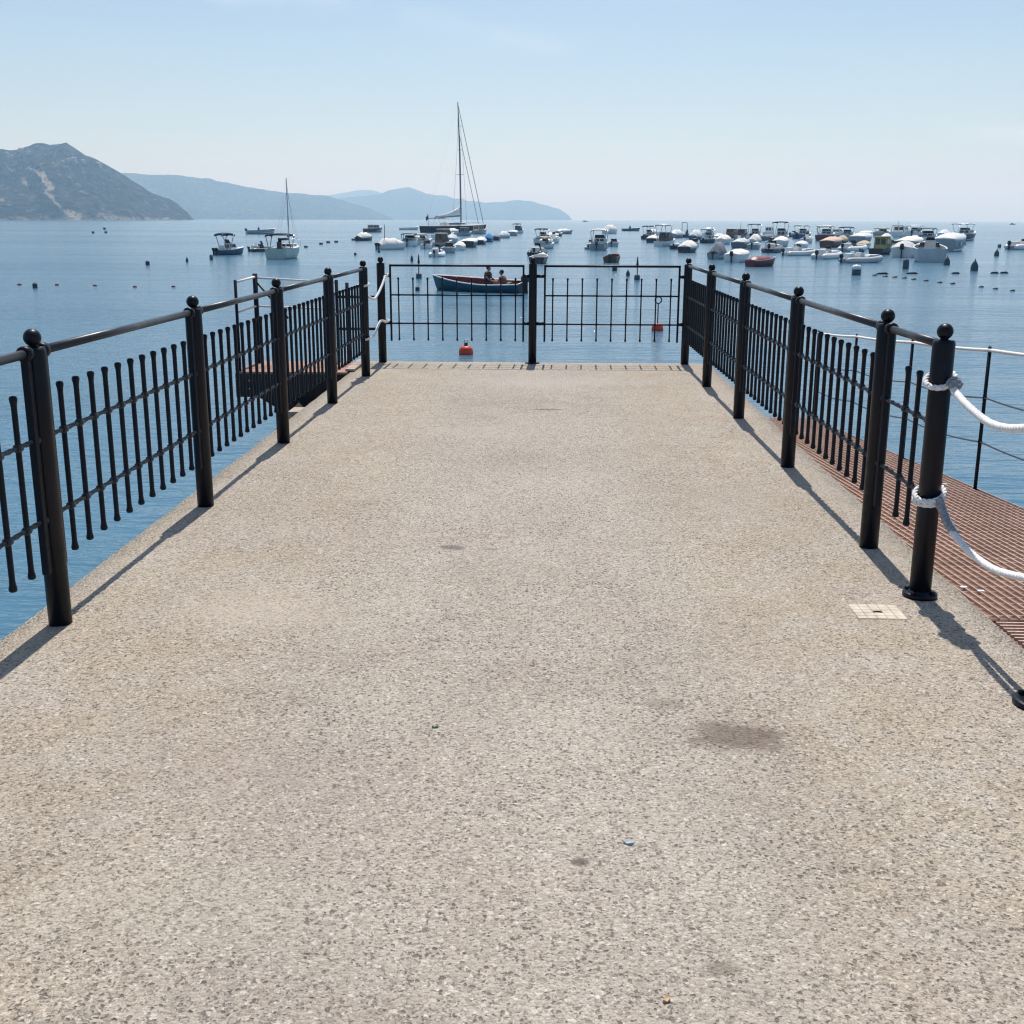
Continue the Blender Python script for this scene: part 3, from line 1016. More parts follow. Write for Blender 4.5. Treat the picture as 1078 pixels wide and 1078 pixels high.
def hull_sections(L, B, fb, sheer=.5, stern=.86, n=15, dk=.0):
    """rings of (outer) half sections, bow at +Y"""
    out = []
    for i in range(n):
        u = i / (n - 1)
        y = -L / 2 + L * u
        k = max(0, (u - .42) / .58)
        hb = B / 2 * (stern + (1 - stern) * min(1, u / .35)) * (1 - k ** 2.1) if u < 1 else B * .012
        hb = max(hb, B * .012)
        zs = fb * (1 + sheer * max(0, (u - .15) / .85) ** 1.8)
        keel = -.28 * fb / .5 * (1 - k ** 2.5) + .05
        out.append((y, hb, zs, keel, k))
    return out


def make_hull(par, L, B, fb, hm_, dm, sheer=.5, stern=.86, rail=None, floor=.12, inner=None):
    S_ = hull_sections(L, B, fb, sheer, stern)
    mb = MB()
    outer, inn = [], []
    th = min(.09, B * .05)
    for y, hb, zs, kz, k in S_:
        rk = k ** 2 * L * .0
        pts = [(-hb, y + k * k * fb * .45, zs), (-hb * .97, y + k * k * fb * .25, zs * .55), (-hb * (.86 - .3 * k), y, .02), (0, y - k * fb * .3, kz),
               (hb * (.86 - .3 * k), y, .02), (hb * .97, y + k * k * fb * .25, zs * .55), (hb, y + k * k * fb * .45, zs)]
        outer.append(pts)
        hi = max(hb - th, hb * .4)
        yy = y + k * k * fb * .45 - (th if k > .9 else 0) + (th if y < -L / 2 + .01 else 0)
        fl = min(floor + .3 * k * zs, zs - .05)
        inn.append([(-hi, yy, zs), (-hi * .95, yy, fl), (0, yy, fl), (hi * .95, yy, fl), (hi, yy, zs)])
    mb.rings(outer, cap0=True, cap1=True, closed=False, mat=0)
    o = len(mb.v)
    mb.rings(inn, cap0=False, cap1=False, closed=False, smooth=False, mat=1)
    # invert inner faces, gunwale strip and transom inside
    for side in (0, -1):
        a = [r[side] for r in outer]; b = [r[side] for r in inn]
        b = [(p[0], p[1], p[2] + .004) for p in b]; a = [(p[0], p[1], p[2] + .004) for p in a]
        mb.rings([a, b], False, False, closed=False, smooth=False, mat=2)
    mb.add([outer[0][0], outer[0][6], inn[0][4], inn[0][0]], [(0, 1, 2, 3)], False, 2)
    mb.add(inn[0], [(0, 1, 2, 3, 4)], False, 1)
    mb.build('hull', [MT[hm_], MT[inner or dm], MT[dm]], par)
    if rail:
        pts = [(p[0][0], p[0][1], p[0][2]) for p in outer] + [(p[6][0], p[6][1], p[6][2]) for p in outer[::-1]]
        MB().tube(pts, max(.035, B * .018), 6).build('rub_rail', MT[rail], par)
    return S_


def foredeck(par, S_, mat, frac=.42, fb=.5):
    rs = []
    n = len(S_)
    for y, hb, zs, kz, k in S_[int(n * (1 - frac)):]:
        yy = y + k * k * fb * .45
        rs.append([(-hb * .97, yy, zs + .008), (-hb * .5, yy, zs + .05), (0, yy, zs + .075), (hb * .5, yy, zs + .05), (hb * .97, yy, zs + .008)])
    mb = MB(); mb.rings(rs, False, False, closed=False)
    y0 = rs[0]
    mb.add(y0 + [(p[0], p[1], .1) for p in y0[::-1]], [tuple(range(10))], False)
    mb.build('foredeck', MT[mat], par)


def cover(par, S_, mat, peak, a=0., b=.93, fb=.5, flap=.16):
    rs = []
    n = len(S_)
    for q in range(13):
        u = a + (b - a) * q / 12
        f = u * (n - 1); i = min(int(f), n - 2); f -= i
        y, hb, zs = [S_[i][c] + (S_[i + 1][c] - S_[i][c]) * f for c in (0, 1, 2)]
        k = S_[i][4]
        hb *= 1.03; yy = y + k * k * fb * .4
        e = min(1, (q + .35) / 2.4, (12.3 - q) / 4.2)
        pk = zs + (peak - zs) * (e ** .7) * (.93 + .07 * math.cos(q * 1.7))
        sg = .04 * math.sin(q * 2.2)
        rs.append([(-hb, yy, zs - flap), (-hb * 1.01, yy, zs + .02), (-hb * .6, yy, zs + (pk - zs) * (.55 + .07 * math.sin(q * 2.9)) + sg * .6), (-hb * .08, yy, pk - .01), (hb * .08, yy, pk - .01), (hb * .6, yy, zs + (pk - zs) * (.53 + .07 * math.cos(q * 2.3)) - sg * .6), (hb * 1.01, yy, zs + .02), (hb, yy, zs - flap)])
    mb = MB(); mb.rings(rs, False, False, closed=False)
    for r_ in (rs[0], rs[-1]): mb.add(r_, [tuple(range(8))], False)
    mb.build('cover', MT[mat], par)


def bimini(par, y0, y1, hw, z, mat, z0, thick=.05, sag=.10, pole='steel', slant=0):
    rs = []
    for q in range(7):
        u = q / 6
        y = y0 + (y1 - y0) * u
        zz = z - sag * (2 * u - 1) ** 2 + slant * (u - .5)
        rs.append([(-hw, y, zz - .26), (-hw * .93, y, zz - .05), (-hw * .4, y, zz + .02), (hw * .4, y, zz + .02), (hw * .93, y, zz - .05), (hw, y, zz - .26),
                   (hw * .9, y, zz - .04 - thick), (-hw * .9, y, zz - .04 - thick)])
    MB().rings(rs).build('canopy', MT[mat], par)
    mb = MB()
    ym = (y0 + y1) / 2
    for sx in (-1, 1):
        mb.tube([(sx * hw * .96, y0 + .08 * (y1 - y0), z - .15), (sx * hw * .97, ym - .1 * (y1 - y0), z0)], .045, 6)
        mb.tube([(sx * hw * .96, y1 - .08 * (y1 - y0), z - .15), (sx * hw * .97, ym + .1 * (y1 - y0), z0)], .045, 6)
    for yy in (y0 + .08 * (y1 - y0), y1 - .08 * (y1 - y0)):
        mb.tube([(-hw * .96, yy, z - .15), (hw * .96, yy, z - .15)], .03, 6)
    for sx in (-1, 1):
        mb.tube([(sx * hw * .97, ym - .12 * (y1 - y0), z0 + .02), (sx * hw * .97, ym + .12 * (y1 - y0), z0 + .02)], .03, 6)
    mb.build('canopy_frame', MT[pole], par)


def outboard(par, y, z, x=0, s=1., mat='motor'):
    mb = MB()
    rs = []
    for zz, a, b in ((0, .12, .16), (.06, .17, .25), (.28, .18, .28), (.42, .15, .24), (.5, .07, .12)):
        rs.append([(x + s * a * math.cos(2 * PI * k / 10), y - s * .15 + s * b * math.sin(2 * PI * k / 10) - .06 * s * (zz > .3), z + s * zz) for k in range(10)])
    mb.rings(rs)
    m_ = mb.build('outboard_motor', MT[mat], par)
    MB().box((x, y - .16 * s, z - .4 * s), (.10 * s, .2 * s, .84 * s)).build('motor_leg', MT[mat], m_)


def windscreen(par, y, hw, z, h=.42):
    mb = MB()
    rs = []
    for q in range(9):
        a = -1 + 2 * q / 8
        yy = y + hw * .55 * (1 - a * a)
        rs.append([(a * hw, yy, z), (a * hw * .86, yy - h * .55, z + h), (a * hw * .86, yy - h * .55 - .03, z + h), (a * hw, yy - .03, z)])
    mb.rings(rs)
    w = mb.build('windscreen', MT['glass'], par)
    MB().tube([r_[1] for r_ in rs], .022, 6).build('frame', MT['steel'], w)


def cabin(par, y0, y1, hw, z0, h, mat, roofm=None, wl_=True):
    mb = MB()
    base = [(-hw, y0, z0), (hw, y0, z0), (hw * .85, y1, z0), (-hw * .85, y1, z0)]
    top = [(-hw * .88, y0 + .04, z0 + h), (hw * .88, y0 + .04, z0 + h), (hw * .7, y1 - h * .45, z0 + h), (-hw * .7, y1 - h * .45, z0 + h)]
    mb.rings([base, top], smooth=False)
    cb = mb.build('cabin', MT[mat], par, bevel=.03)
    # windows: set proud of the walls
    def wall(i, j, u0, u1, v0, v1, off):
        A, B_ = Vector(base[i]), Vector(base[j]); Ct, D_ = Vector(top[i]), Vector(top[j])
        def pt(u, v): return (A.lerp(B_, u)).lerp(Ct.lerp(D_, u), v)
        nr = (B_ - A).cross(Ct - A).normalized() * off
        q = [pt(u0, v0) + nr, pt(u1, v0) + nr, pt(u1, v1) + nr, pt(u0, v1) + nr]
        q2 = [p - nr * 2.5 for p in q]
        m2 = MB().rings([q2, q], smooth=False)
        m2.build('window', MT['glass'], cb)
    wall(0, 1, .12, .46, .35, .85, .012); wall(0, 1, .54, .88, .35, .85, .012)
    wall(1, 2, .08, .45, .42, .85, .012); wall(1, 2, .52, .86, .42, .85, .012)
    wall(3, 0, .14, .48, .42, .85, .012); wall(3, 0, .55, .92, .42, .85, .012)
    wall(2, 3, .08, .92, .35, .88, .012)
    if roofm:
        MB().rings([[(-hw * .98, y0 - .2, z0 + h), (hw * .98, y0 - .2, z0 + h), (hw * .8, y1 - h * .35, z0 + h), (-hw * .8, y1 - h * .35, z0 + h)],
                    [(-hw * .93, y0 - .15, z0 + h + .08), (hw * .93, y0 - .15, z0 + h + .08), (hw * .75, y1 - h * .4, z0 + h + .08), (-hw * .75, y1 - h * .4, z0 + h + .08)]], smooth=False).build('roof', MT[roofm], cb)
    return cb


def console(par, y, z, hw, h, mat='white'):
    mb = MB(); mb.rings([[(-hw, y - .3, z), (hw, y - .3, z), (hw, y + .4, z), (-hw, y + .4, z)], [(-hw * .9, y - .22, z + h), (hw * .9, y - .22, z + h), (hw * .8, y + .12, z + h), (-hw * .8, y + .12, z + h)]], smooth=False)
    c = mb.build('console', MT[mat], par, bevel=.03)
    MB().rings([[(-hw * .8, y + .14, z + h), (hw * .8, y + .14, z + h), (hw * .8, y + .18, z + h - .02), (-hw * .8, y + .18, z + h - .02)],
                [(-hw * .65, y - .02, z + h + .32), (hw * .65, y - .02, z + h + .32), (hw * .65, y + .02, z + h + .32), (-hw * .65, y + .02, z + h + .32)]], smooth=False).build('windshield', MT['glass'], c)


def seat(par, y, z, w, mat='offwhite'):
    mb = MB(); mb.box((0, y, z + .2), (w, .45, .4)); mb.box((0, y - .2, z + .52), (w, .1, .35))
    mb.build('seat', MT[mat], par, bevel=.04)


def rib_tubes(par, L, B, r, mat):
    pts = []
    for q in range(25):
        a = q / 24
        if a < .35: pts.append((-B / 2 + r, -L / 2 + (a / .35) * L * .62, r * .75 + .0))
        elif a > .65: pts.append((B / 2 - r, -L / 2 + ((1 - a) / .35) * L * .62, r * .75))
        else:
            th = (a - .35) / .30 * PI
            pts.append((-(B / 2 - r) * math.cos(th), -L / 2 + L * .62 + (L * .36) * math.sin(th) ** .85, r * .75 + .28 * r * 2 * math.sin(th)))
    rr = [r * (.35 if q in (0, 24) else (.85 if q in (1, 23) else 1)) for q in range(25)]
    tb = MB().tube(pts, rr, 12).build('inflatable_tube', MT[mat], par)
    MB().tube([(p[0] * 1.0, p[1], p[2] + r * 1.0) for p in pts[2:-2]], .03, 6).build('grab_line', MT['dark'], tb)


def arch(par, y, hw, z0, z1, mat='white'):
    MB().tube([(-hw, y, z0), (-hw * .92, y - .15, z1 - .15), (-hw * .75, y - .2, z1), (hw * .75, y - .2, z1), (hw * .92, y - .15, z1 - .15), (hw, y, z0)], .06, 8).build('arch', MT[mat], par)


HEAD = 32


def boat(x0, x1, wl, kind, label, cat='boat', top=None, hull='white', topm='offwhite', deck='white', rail=None, motor=1, head=None, ratio=2.6, tilt=0, fbk=1., cab='white', extra=(), inner=None, name=None, group=None, B=None, kx=1.2):
    p = at((x0 + x1) / 2, wl, SEA)
    D = math.hypot(p.x, p.y)
    az = math.atan2(p.x, p.y)
    h = R((HEAD if head is None else head) + random.uniform(-5, 5))
    rel = h - az
    w = (x1 - x0) * D / FPX * kx
    B = w / (ratio * abs(math.sin(rel)) + abs(math.cos(rel)))
    if B < 1.35 and kx > 1.1 and (head is None or head < 60):      # small boats lie nearly end on
        rel = R(9); h = az + rel
        B = w / (ratio * abs(math.sin(rel)) + abs(math.cos(rel)))
    B = max(1.2, min(4.4, B)); L = B * ratio
    half = .5 * (L * abs(math.cos(rel)) + B * .7 * abs(math.sin(rel))) * .8
    k = (D + half) / D
    B *= k; L *= k
    c = Vector((p.x * k, p.y * k, SEA))
    fb = max(.5, min(1.4, .38 * B)) * fbk
    zt = ((wl - top) * D / FPX) if top else fb + 1.2
    nm = name or {'cover': 'covered_boat', 'rib': 'inflatable_boat', 'cabin': 'cabin_boat', 'bimini': 'motorboat', 'open': 'open_boat'}[kind]
    t_ = thing(nm, label, cat, c, -h, group)
    t_.rotation_euler.y = R(tilt)
    if kind == 'rib':
        r = B * .18
        S_ = make_hull(t_, L * .93, B * .8, r * 1.1, hull, deck, .6, .9)
        rib_tubes(t_, L, B, r, topm)
        console(t_, -L * .04, r, B * .24, .62, cab); MB().box((0, L * .27, r * 1.6), (B * .46, L * .26, .5)).build('bow_locker', MT['white'], t_, bevel=.08); MB().box((0, -L * .34, r * 1.6), (B * .5, L * .1, .75)).build('stern_bench', MT['white'], t_, bevel=.08)
        seat(t_, -L * .2, r, B * .34)
        if top and zt > 1.9: bimini(t_, -L * .28, L * .12, B * .34, zt, 'navy', r, pole='steel')
        if 'cushion' in extra: MB().box((0, L * .2, r * 1.9), (B * .5, L * .22, .12)).build('sunpad', MT['offwhite'], t_, bevel=.04)
        fbz = r * 1.6
    else:
        S_ = make_hull(t_, L, B, fb, hull, deck, .45, .87, rail, inner=inner)
        fbz = fb
        if kind == 'cover':
            cover(t_, S_, topm, max(zt, fb + .35), fb=fb, a=.02)
        if kind == 'bimini':
            foredeck(t_, S_, deck, .42, fb)
            hc = max(.35, .42 * (zt - fb))
            cabin(t_, -L * .08, L * .27, B * .37, fb - .05, hc, cab)
            windscreen(t_, -L * .03, B * .34, fb - .05 + hc, .35)
            seat(t_, -L * .24, fb * .5, B * .66)
            MB().box((0, -L * .40, fb * .9), (B * .62, .5, fb * .7)).build('engine_box', MT[topm if topm != 'navy' else 'offwhite'], t_, bevel=.08)
            bimini(t_, -L * .40, L * .12, B * .47, max(zt, fb + 1.0), topm, fb)
        if kind == 'open':
            foredeck(t_, S_, deck, .3, fb)
            mb = MB(); mb.box((0, -L * .1, fb * .72), (B * .84, .25, .05)); mb.box((0, L * .12, fb * .8), (B * .84, .25, .05)); mb.build('thwart', MT['brown'], t_)
            if 'console' in extra: console(t_, -L * .05, .12, B * .18, fb + .55, cab)
        if kind == 'cabin':
            foredeck(t_, S_, deck, .5, fb)
            ch = max(.7, min(zt - fb - .1, 1.25))
            cabin(t_, -L * .2, L * .26, B * .43, fb - .05, ch, cab, topm)
            if zt - fb - ch > .5: bimini(t_, -L * .44, L * .08, B * .46, zt, topm, fb)
    if 'arch' in extra: arch(t_, -L * .3, B * .42, fbz, zt, 'dark')
    if 'rearcanopy' in extra: bimini(t_, -L * .46, -L * .12, B * .42, fb + 1.5, 'offwhite', fb)
    if 'pole' in extra: MB().tube([(0, -L * .25, fbz), (0, -L * .25, fbz + 2.4)], .04, 6).build('pole', MT['dark'], t_)
    if 'screen' in extra: windscreen(t_, L * .05, B * .33, fb + .08)
    if 'fenders' in extra:
        for sx in (-1, 1):
            for yy in (-.22, .05): MB().ball((sx * B * .5, L * yy, fb * .6), .13, 8, 6, (1, 1, 2)).build('fender', MT['white'], t_)
    if motor:
        for q in range(motor): outboard(t_, -L / 2 - .02, fbz * .85, (q - (motor - 1) / 2) * .5, min(1.35, B * .5))
    return t_


G = {}
# ---- left group
boat(225, 258, 268.5, 'bimini', 'blue and white motorboat with raised navy sunshade and two dark outboards, leftmost boat', top=247, hull='blueh', topm='navy', motor=2, rail='white', head=40, kx=1.0)
boat(263, 289, 265, 'rib', 'dark inflatable beside the sailboat, just right of the navy sunshade motorboat', hull='dark', topm='dark', cab='dark', top=None, motor=1, head=48, kx=1.0)
boat(261, 287, 246.5, 'open', 'small grey sided launch far out, seen end to end above the dark inflatable', hull='grey', motor=1, head=70, extra=('console',), cab='dark', kx=1.0)
# ---- left of the yacht
boat(375, 393, 253.5, 'cover', 'dark hulled boat with white cover under a high white awning', top=245, hull='dark', topm='offwhite', motor=1)
boat(384, 403, 244.5, 'cabin', 'low dark cabin boat just behind the white awning boat', top=237, hull='dark', cab='grey', topm='dark', motor=0)
boat(422, 438, 242, 'open', 'slim white skiff far out left of the big yacht', hull='white', motor=0, head=75, ratio=3.4)
boat(398, 426, 263, 'cover', 'white covered motorboat with dark outboard, left end of the row before the yacht', top=251, hull='white', topm='offwhite', motor=2, head=42, extra=('pole',))
boat(423, 441, 259.5, 'bimini', 'white runabout with dark windscreen between a covered boat and a tan canopy boat', top=249, hull='white', topm='midgrey', head=40)
boat(436, 456, 257.5, 'bimini', 'off white motorboat with tan canopy, left of the big covered cruiser', top=247.5, hull='offwhite', topm='tan')
boat(456, 479, 252, 'cabin', 'tall cruiser with long white roof, directly before the yacht hull', top=241.2, hull='white', cab='brown', topm='offwhite', motor=0)
boat(454, 477, 260, 'cabin', 'brown cabin cruiser with white canopy before the tall cruiser', top=245.5, hull='grey', cab='brown', topm='offwhite', motor=0)
boat(452, 469, 270.5, 'rib', 'white inflatable with dark top, nearest boat of the row left of the middle post', top=257.5, hull='white', topm='white', cab='dark', motor=1)
boat(465, 481, 266.5, 'open', 'plain grey open boat right behind the nearest inflatable', hull='grey', motor=0, extra=('screen',))
boat(478, 491, 263.5, 'cover', 'small white covered boat, front of the line of covers towards the blue boat', top=254.5, hull='white', topm='offwhite', motor=0)
boat(485, 504, 260.5, 'cover', 'wide dark hulled boat under grey white cover, second in the line of covers', top=253, hull='dark', topm='offwhite', motor=0)
boat(500, 513, 257.5, 'cover', 'dark hulled boat with white cover just before the bright blue boat', top=249.5, hull='dark', topm='white', motor=0)
boat(510, 520, 254.8, 'cover', 'boat under a bright blue cover', top=246, hull='blueh', topm='blue', motor=0)
boat(517, 528, 253, 'cover', 'dark boat with dull grey cover right behind the bright blue boat', top=247, hull='dark', topm='midgrey', motor=0)
boat(525, 538, 250.8, 'cover', 'white covered boat, nearer of two before the boxy navy boat', top=243.5, hull='paleg', topm='white', motor=0)
boat(534, 546, 248.2, 'cover', 'white covered boat, farther of two before the boxy navy boat', top=242.8, hull='grey', topm='white', motor=0)
boat(540, 552, 245.5, 'cabin', 'boat with boxy navy enclosure at the far end of its row', top=235.8, hull='white', cab='navy', topm='navy', motor=0)
boat(482, 497, 248.5, 'cabin', 'grey cabin boat in front of the yacht middle', top=239, hull='grey', cab='midgrey', topm='paleg', motor=0)
boat(495, 513, 246.5, 'cabin', 'tan cabin boat in front of the yacht bow', top=237.5, hull='grey', cab='tan', topm='mauve', motor=0)
boat(469, 483, 256, 'cover', 'grey covered boat right of the brown cabin cruiser', top=247, hull='paleg', topm='paleg', motor=0)
boat(443, 456, 262, 'open', 'white open boat between the tan canopy boat and the nearest inflatable', hull='white', motor=1, extra=('screen',))
boat(430, 443, 254, 'cover', 'white covered boat behind the runabout with dark windscreen', top=247.5, hull='white', topm='white', motor=0)
boat(470, 484, 246.5, 'cover', 'cream covered boat under the yacht boom', top=240.5, hull='white', topm='offwhite', motor=0)
# ---- row behind the middle post
boat(556, 576, 269.5, 'rib', 'dark inflatable with black motor above the middle post', hull='dark', topm='dark', cab='dark', motor=1, top=None)
boat(558, 578, 277.5, 'open', 'low dark boat with white deck, directly above the middle post', hull='dark', deck='white', motor=0, head=55)
boat(565, 585, 262, 'bimini', 'beige motorboat second behind the dark inflatable of the middle row', top=250, hull='offwhite', topm='tan')
boat(563, 582, 255.5, 'bimini', 'motorboat with thin dark top in the middle row', top=241, hull='offwhite', topm='mauve', motor=0)
boat(573, 590, 252, 'cover', 'off white covered boat on the right side of the middle row', top=245, hull='offwhite', topm='offwhite', motor=0)
boat(581, 593, 248.8, 'open', 'dark open boat third from the far end of the middle row', hull='dark', motor=1)
boat(586, 602, 246.3, 'cover', 'white boat with low cover at the far end of the middle row', top=241, hull='grey', topm='white', motor=0, head=50)
boat(635, 651, 246, 'cover', 'boat under a smooth cream cover behind the bimini boats', top=237, hull='white', topm='offwhite', motor=0)
boat(622, 641, 263.5, 'bimini', 'grey motorboat with broad cream canopy moored in the gap right of middle', top=242.3, hull='grey', topm='offwhite', motor=1)
boat(616, 627, 262.5, 'rib', 'small white inflatable close on the left of the cream canopy motorboat', hull='paleg', topm='paleg', cab='dark', motor=1, top=None)
boat(636, 654, 276.5, 'open', 'small brown open boat alone above the right gate', hull='brown', deck='brown', motor=1, head=15, name='dinghy', cat='dinghy')
boat(656, 672, 243.2, 'open', 'small dark blue fishing launch alone far out', hull='blueh', motor=0, head=75, extra=('console',), cab='dark', ratio=2.9)
boat(568, 583, 258.5, 'cover', 'white covered boat tucked behind the beige motorboat of the middle row', top=250, hull='white', topm='white', motor=0)
boat(576, 590, 256, 'open', 'white open boat right of the beige motorboat of the middle row', hull='white', motor=1, extra=('console',))
boat(626, 640, 256.5, 'cover', 'white covered boat right behind the cream canopy motorboat', top=248, hull='white', topm='white', motor=0)
boat(640, 652, 259.5, 'open', 'pale grey open boat close on the right of the cream canopy motorboat', hull='paleg', motor=1, extra=('screen',))
# ---- right cluster, left part
boat(676, 692, 252, 'bimini', 'white motorboat with thin dark bimini frame, left end of the big cluster', top=238.3, hull='dark', topm='midgrey', motor=1)
boat(681, 694, 255.5, 'cover', 'low white covered boat in front of the thin dark bimini boat', top=248, hull='dark', topm='offwhite', motor=0)
boat(690, 712, 259.3, 'cabin', 'tall white cabin cruiser with high white canopy near the cluster left end', top=237.3, hull='white', cab='brown', topm='white', motor=0, ratio=2.4)
boat(705, 721, 250.5, 'cover', 'white covered boat right of the tall canopy cruiser', top=242, hull='grey', topm='white', motor=0)
boat(717, 730, 250, 'open', 'dark boat with square dark arch in the cluster', top=235.3, hull='dark', motor=1, extra=('arch', 'console'), cab='dark')
boat(706, 716, 262.5, 'open', 'dark open boat left of the near peaked white cover', hull='dark', motor=1)
boat(715, 736, 266, 'cover', 'dark hulled boat under peaked white cover at the cluster near left', top=253.8, hull='dark', topm='offwhite', motor=0, head=20)
boat(726, 741, 252.2, 'cover', 'white covered boat right of the dark arch boat', top=242.3, hull='blueh', topm='white', motor=0)
boat(738, 755, 256, 'bimini', 'dark hulled boat with flat white top and white deck, left of the peaked cover', top=241.3, hull='dark', topm='white', motor=1)
boat(754, 771, 257.3, 'cover', 'boat with sharply peaked cream cover behind the slate covered boat', top=247.5, hull='offwhite', topm='offwhite', motor=0, head=20)
boat(762, 779, 250.5, 'cabin', 'brown cabin boat with cream roof in the back of the cluster', top=241, hull='brown', cab='brown', topm='offwhite', motor=0)
boat(774, 789, 252, 'cabin', 'mauve grey cabin boat next to the brown cabin boat', top=241, hull='grey', cab='mauve', topm='offwhite', motor=0, extra=('pole',))
boat(787, 803, 252.3, 'bimini', 'motorboat with tall brown peaked canopy', top=236.8, hull='white', topm='mauve', motor=1)
boat(771, 790, 261.3, 'cover', 'boxy lilac grey covered boat behind the white boat with outboard', top=251.5, hull='midgrey', topm='paleg', motor=0, head=24)
boat(746, 767, 273, 'cover', 'boat under slate blue cover at the cluster front', top=255.5, hull='grey', topm='midgrey', motor=1, head=22)
boat(764, 791, 276.3, 'cover', 'wide white boat with flat cream cover and black outboard at the cluster front', top=263, hull='white', topm='offwhite', motor=1, head=30, rail='dark', ratio=2.3)
boat(790, 813, 281, 'cover', 'small dark red covered rowboat with pale rim, nearest the right fence', top=273.5, hull='redpaint', topm='red', motor=0, kx=1.05, head=50, ratio=2.3, rail='paleg', name='rowing_boat', cat='rowboat')
boat(787, 801, 262.5, 'open', 'small grey open boat with black outboard behind the red rowboat', hull='grey', motor=1)
boat(801, 818, 253.5, 'cover', 'dim slate covered boat between brown canopy and tall navy bimini', top=247, hull='midgrey', topm='midgrey', motor=0)
boat(803, 824, 266, 'rib', 'dark grey inflatable behind and right of the red rowboat', hull='dark', topm='midgrey', cab='midgrey', motor=1, top=None, head=45)
boat(813, 832, 254.8, 'bimini', 'white motorboat with very tall navy bimini', top=234.9, hull='white', topm='navy', motor=0)
boat(829, 842, 249.5, 'rib', 'small dark inflatable right of the tall navy bimini boat', hull='dark', topm='dark', cab='dark', motor=1, top=None)
boat(836, 855, 251.5, 'bimini', 'dark blue hulled boat with square pale canopy', top=238, hull='blueh', topm='paleg', motor=1)
boat(825, 857, 269.3, 'rib', 'long white inflatable with white seats in the open water gap', hull='white', topm='white', cab='white', motor=1, top=None, head=62, extra=('cushion',))
boat(697, 708, 254.5, 'cover', 'small cream covered boat low between the cluster left end and the tall cruiser', top=248.5, hull='white', topm='offwhite', motor=0)
boat(741, 753, 248.5, 'bimini', 'far white boat with flat top peeping over the boat with flat white deck', top=240, hull='white', topm='white', motor=0)
boat(751, 764, 252.5, 'cover', 'white covered boat just left of the brown cabin boat', top=246, hull='white', topm='white', motor=0)
boat(788, 803, 257.5, 'cover', 'cream covered boat directly below the tall brown canopy', top=247, hull='paleg', topm='offwhite', motor=0)
boat(814, 831, 259.5, 'cover', 'pale covered boat directly below the very tall navy bimini', top=249.5, hull='offwhite', topm='offwhite', motor=0, head=26)
boat(843, 856, 256, 'open', 'white open boat below the square pale canopy', hull='white', motor=1, extra=('console',))
boat(725, 737, 259.5, 'open', 'low white open boat behind the near peaked white cover', hull='white', motor=1, extra=('screen',))
boat(683, 695, 247.5, 'cover', 'far white covered boat behind the thin dark bimini boat', top=241.5, hull='white', topm='white', motor=0)
boat(771, 786, 256.5, 'open', 'white open boat between the peaked cream cover and the cream covered boat', hull='white', motor=1, extra=('console',))
boat(806, 818, 258.5, 'open', 'white open boat just above the dark grey inflatable', hull='white', motor=1, extra=('screen',))
boat(804, 816, 247.8, 'cabin', 'far cream cabin boat between the tall brown and the tall navy canopies', top=239, hull='white', cab='white', topm='offwhite', motor=0)
boat(837, 851, 262, 'cover', 'white covered boat behind the long white inflatable', top=254, hull='white', topm='white', motor=0)
# ---- right cluster, right part
boat(860, 880, 253.3, 'bimini', 'brown hulled boat with double white canopy', top=238.5, hull='redpaint', topm='offwhite', motor=0, rail='white', extra=('rearcanopy',))
boat(865, 888, 260.5, 'cover', 'boat under a peach coloured cover', top=250, hull='brown', topm='peach', motor=0)
boat(883, 901, 252.5, 'bimini', 'mauve sided motorboat with long navy bimini', top=240, hull='grey', topm='navy', motor=0)
boat(896, 919, 256.3, 'cover', 'white covered boat right of the long navy bimini', top=246, hull='grey', topm='white', motor=0)
boat(856, 886, 273, 'rib', 'white inflatable with big black outboard, front left of the right group', hull='white', topm='white', cab='paleg', motor=1, top=None, head=40, extra=('cushion',))
boat(884, 912, 265, 'rib', 'white inflatable with black console behind the two front inflatables', hull='paleg', topm='white', cab='dark', motor=1, top=None, head=38)
boat(887, 926, 277.2, 'rib', 'long pale inflatable with black outboard, nearest of the right group', hull='grey', topm='paleg', cab='white', motor=1, top=None, head=66, extra=('cushion',))
boat(916, 942, 268.2, 'cabin', 'big dark hulled boat with olive enclosure under a yellow awning', top=247.5, hull='dark', cab='olive', topm='yellow', motor=0, head=38, ratio=2.4, kx=1.1)
boat(938, 958, 250, 'cabin', 'white flybridge cruiser with radar arch at the back of the right group', top=238.5, hull='white', cab='white', topm='white', motor=0, extra=('arch', 'pole'))
boat(955, 973, 250.5, 'bimini', 'grey boat with thin white flat roof right of the flybridge cruiser', top=238.3, hull='white', topm='white', motor=1)
boat(945, 973, 262.5, 'cover', 'brown hulled boat under short white cover', top=250, hull='brown', topm='offwhite', motor=0, head=36)
boat(940, 963, 271, 'cover', 'boat with grey white humped cover and black outboard right of the yellow awning', top=255, hull='offwhite', topm='paleg', motor=1, head=24)
boat(966, 987, 256.2, 'bimini', 'white motorboat with small dark folded top left of the large white cover', top=241.5, hull='white', topm='midgrey', motor=0)
boat(962, 992, 276, 'open', 'pale grey open boat seen end on with clear windscreen', hull='paleg', deck='paleg', rail='white', motor=0, head=14, ratio=2.3, extra=('screen', 'console'), cab='paleg', fbk=1.1)
boat(985, 1017, 264.8, 'cover', 'large boat under a smooth white cover with grey sides', top=247, hull='grey', topm='white', motor=0, head=34, ratio=2.2, fbk=1.25, extra=('fenders',))
boat(1003, 1028, 253.3, 'bimini', 'dark boat with high flat white sunroof on poles', top=237, hull='dark', topm='white', motor=1, head=44)
boat(874, 889, 249, 'cabin', 'white cabin boat between the double canopy boat and the long navy bimini', top=241.5, hull='white', cab='white', topm='offwhite', motor=0)
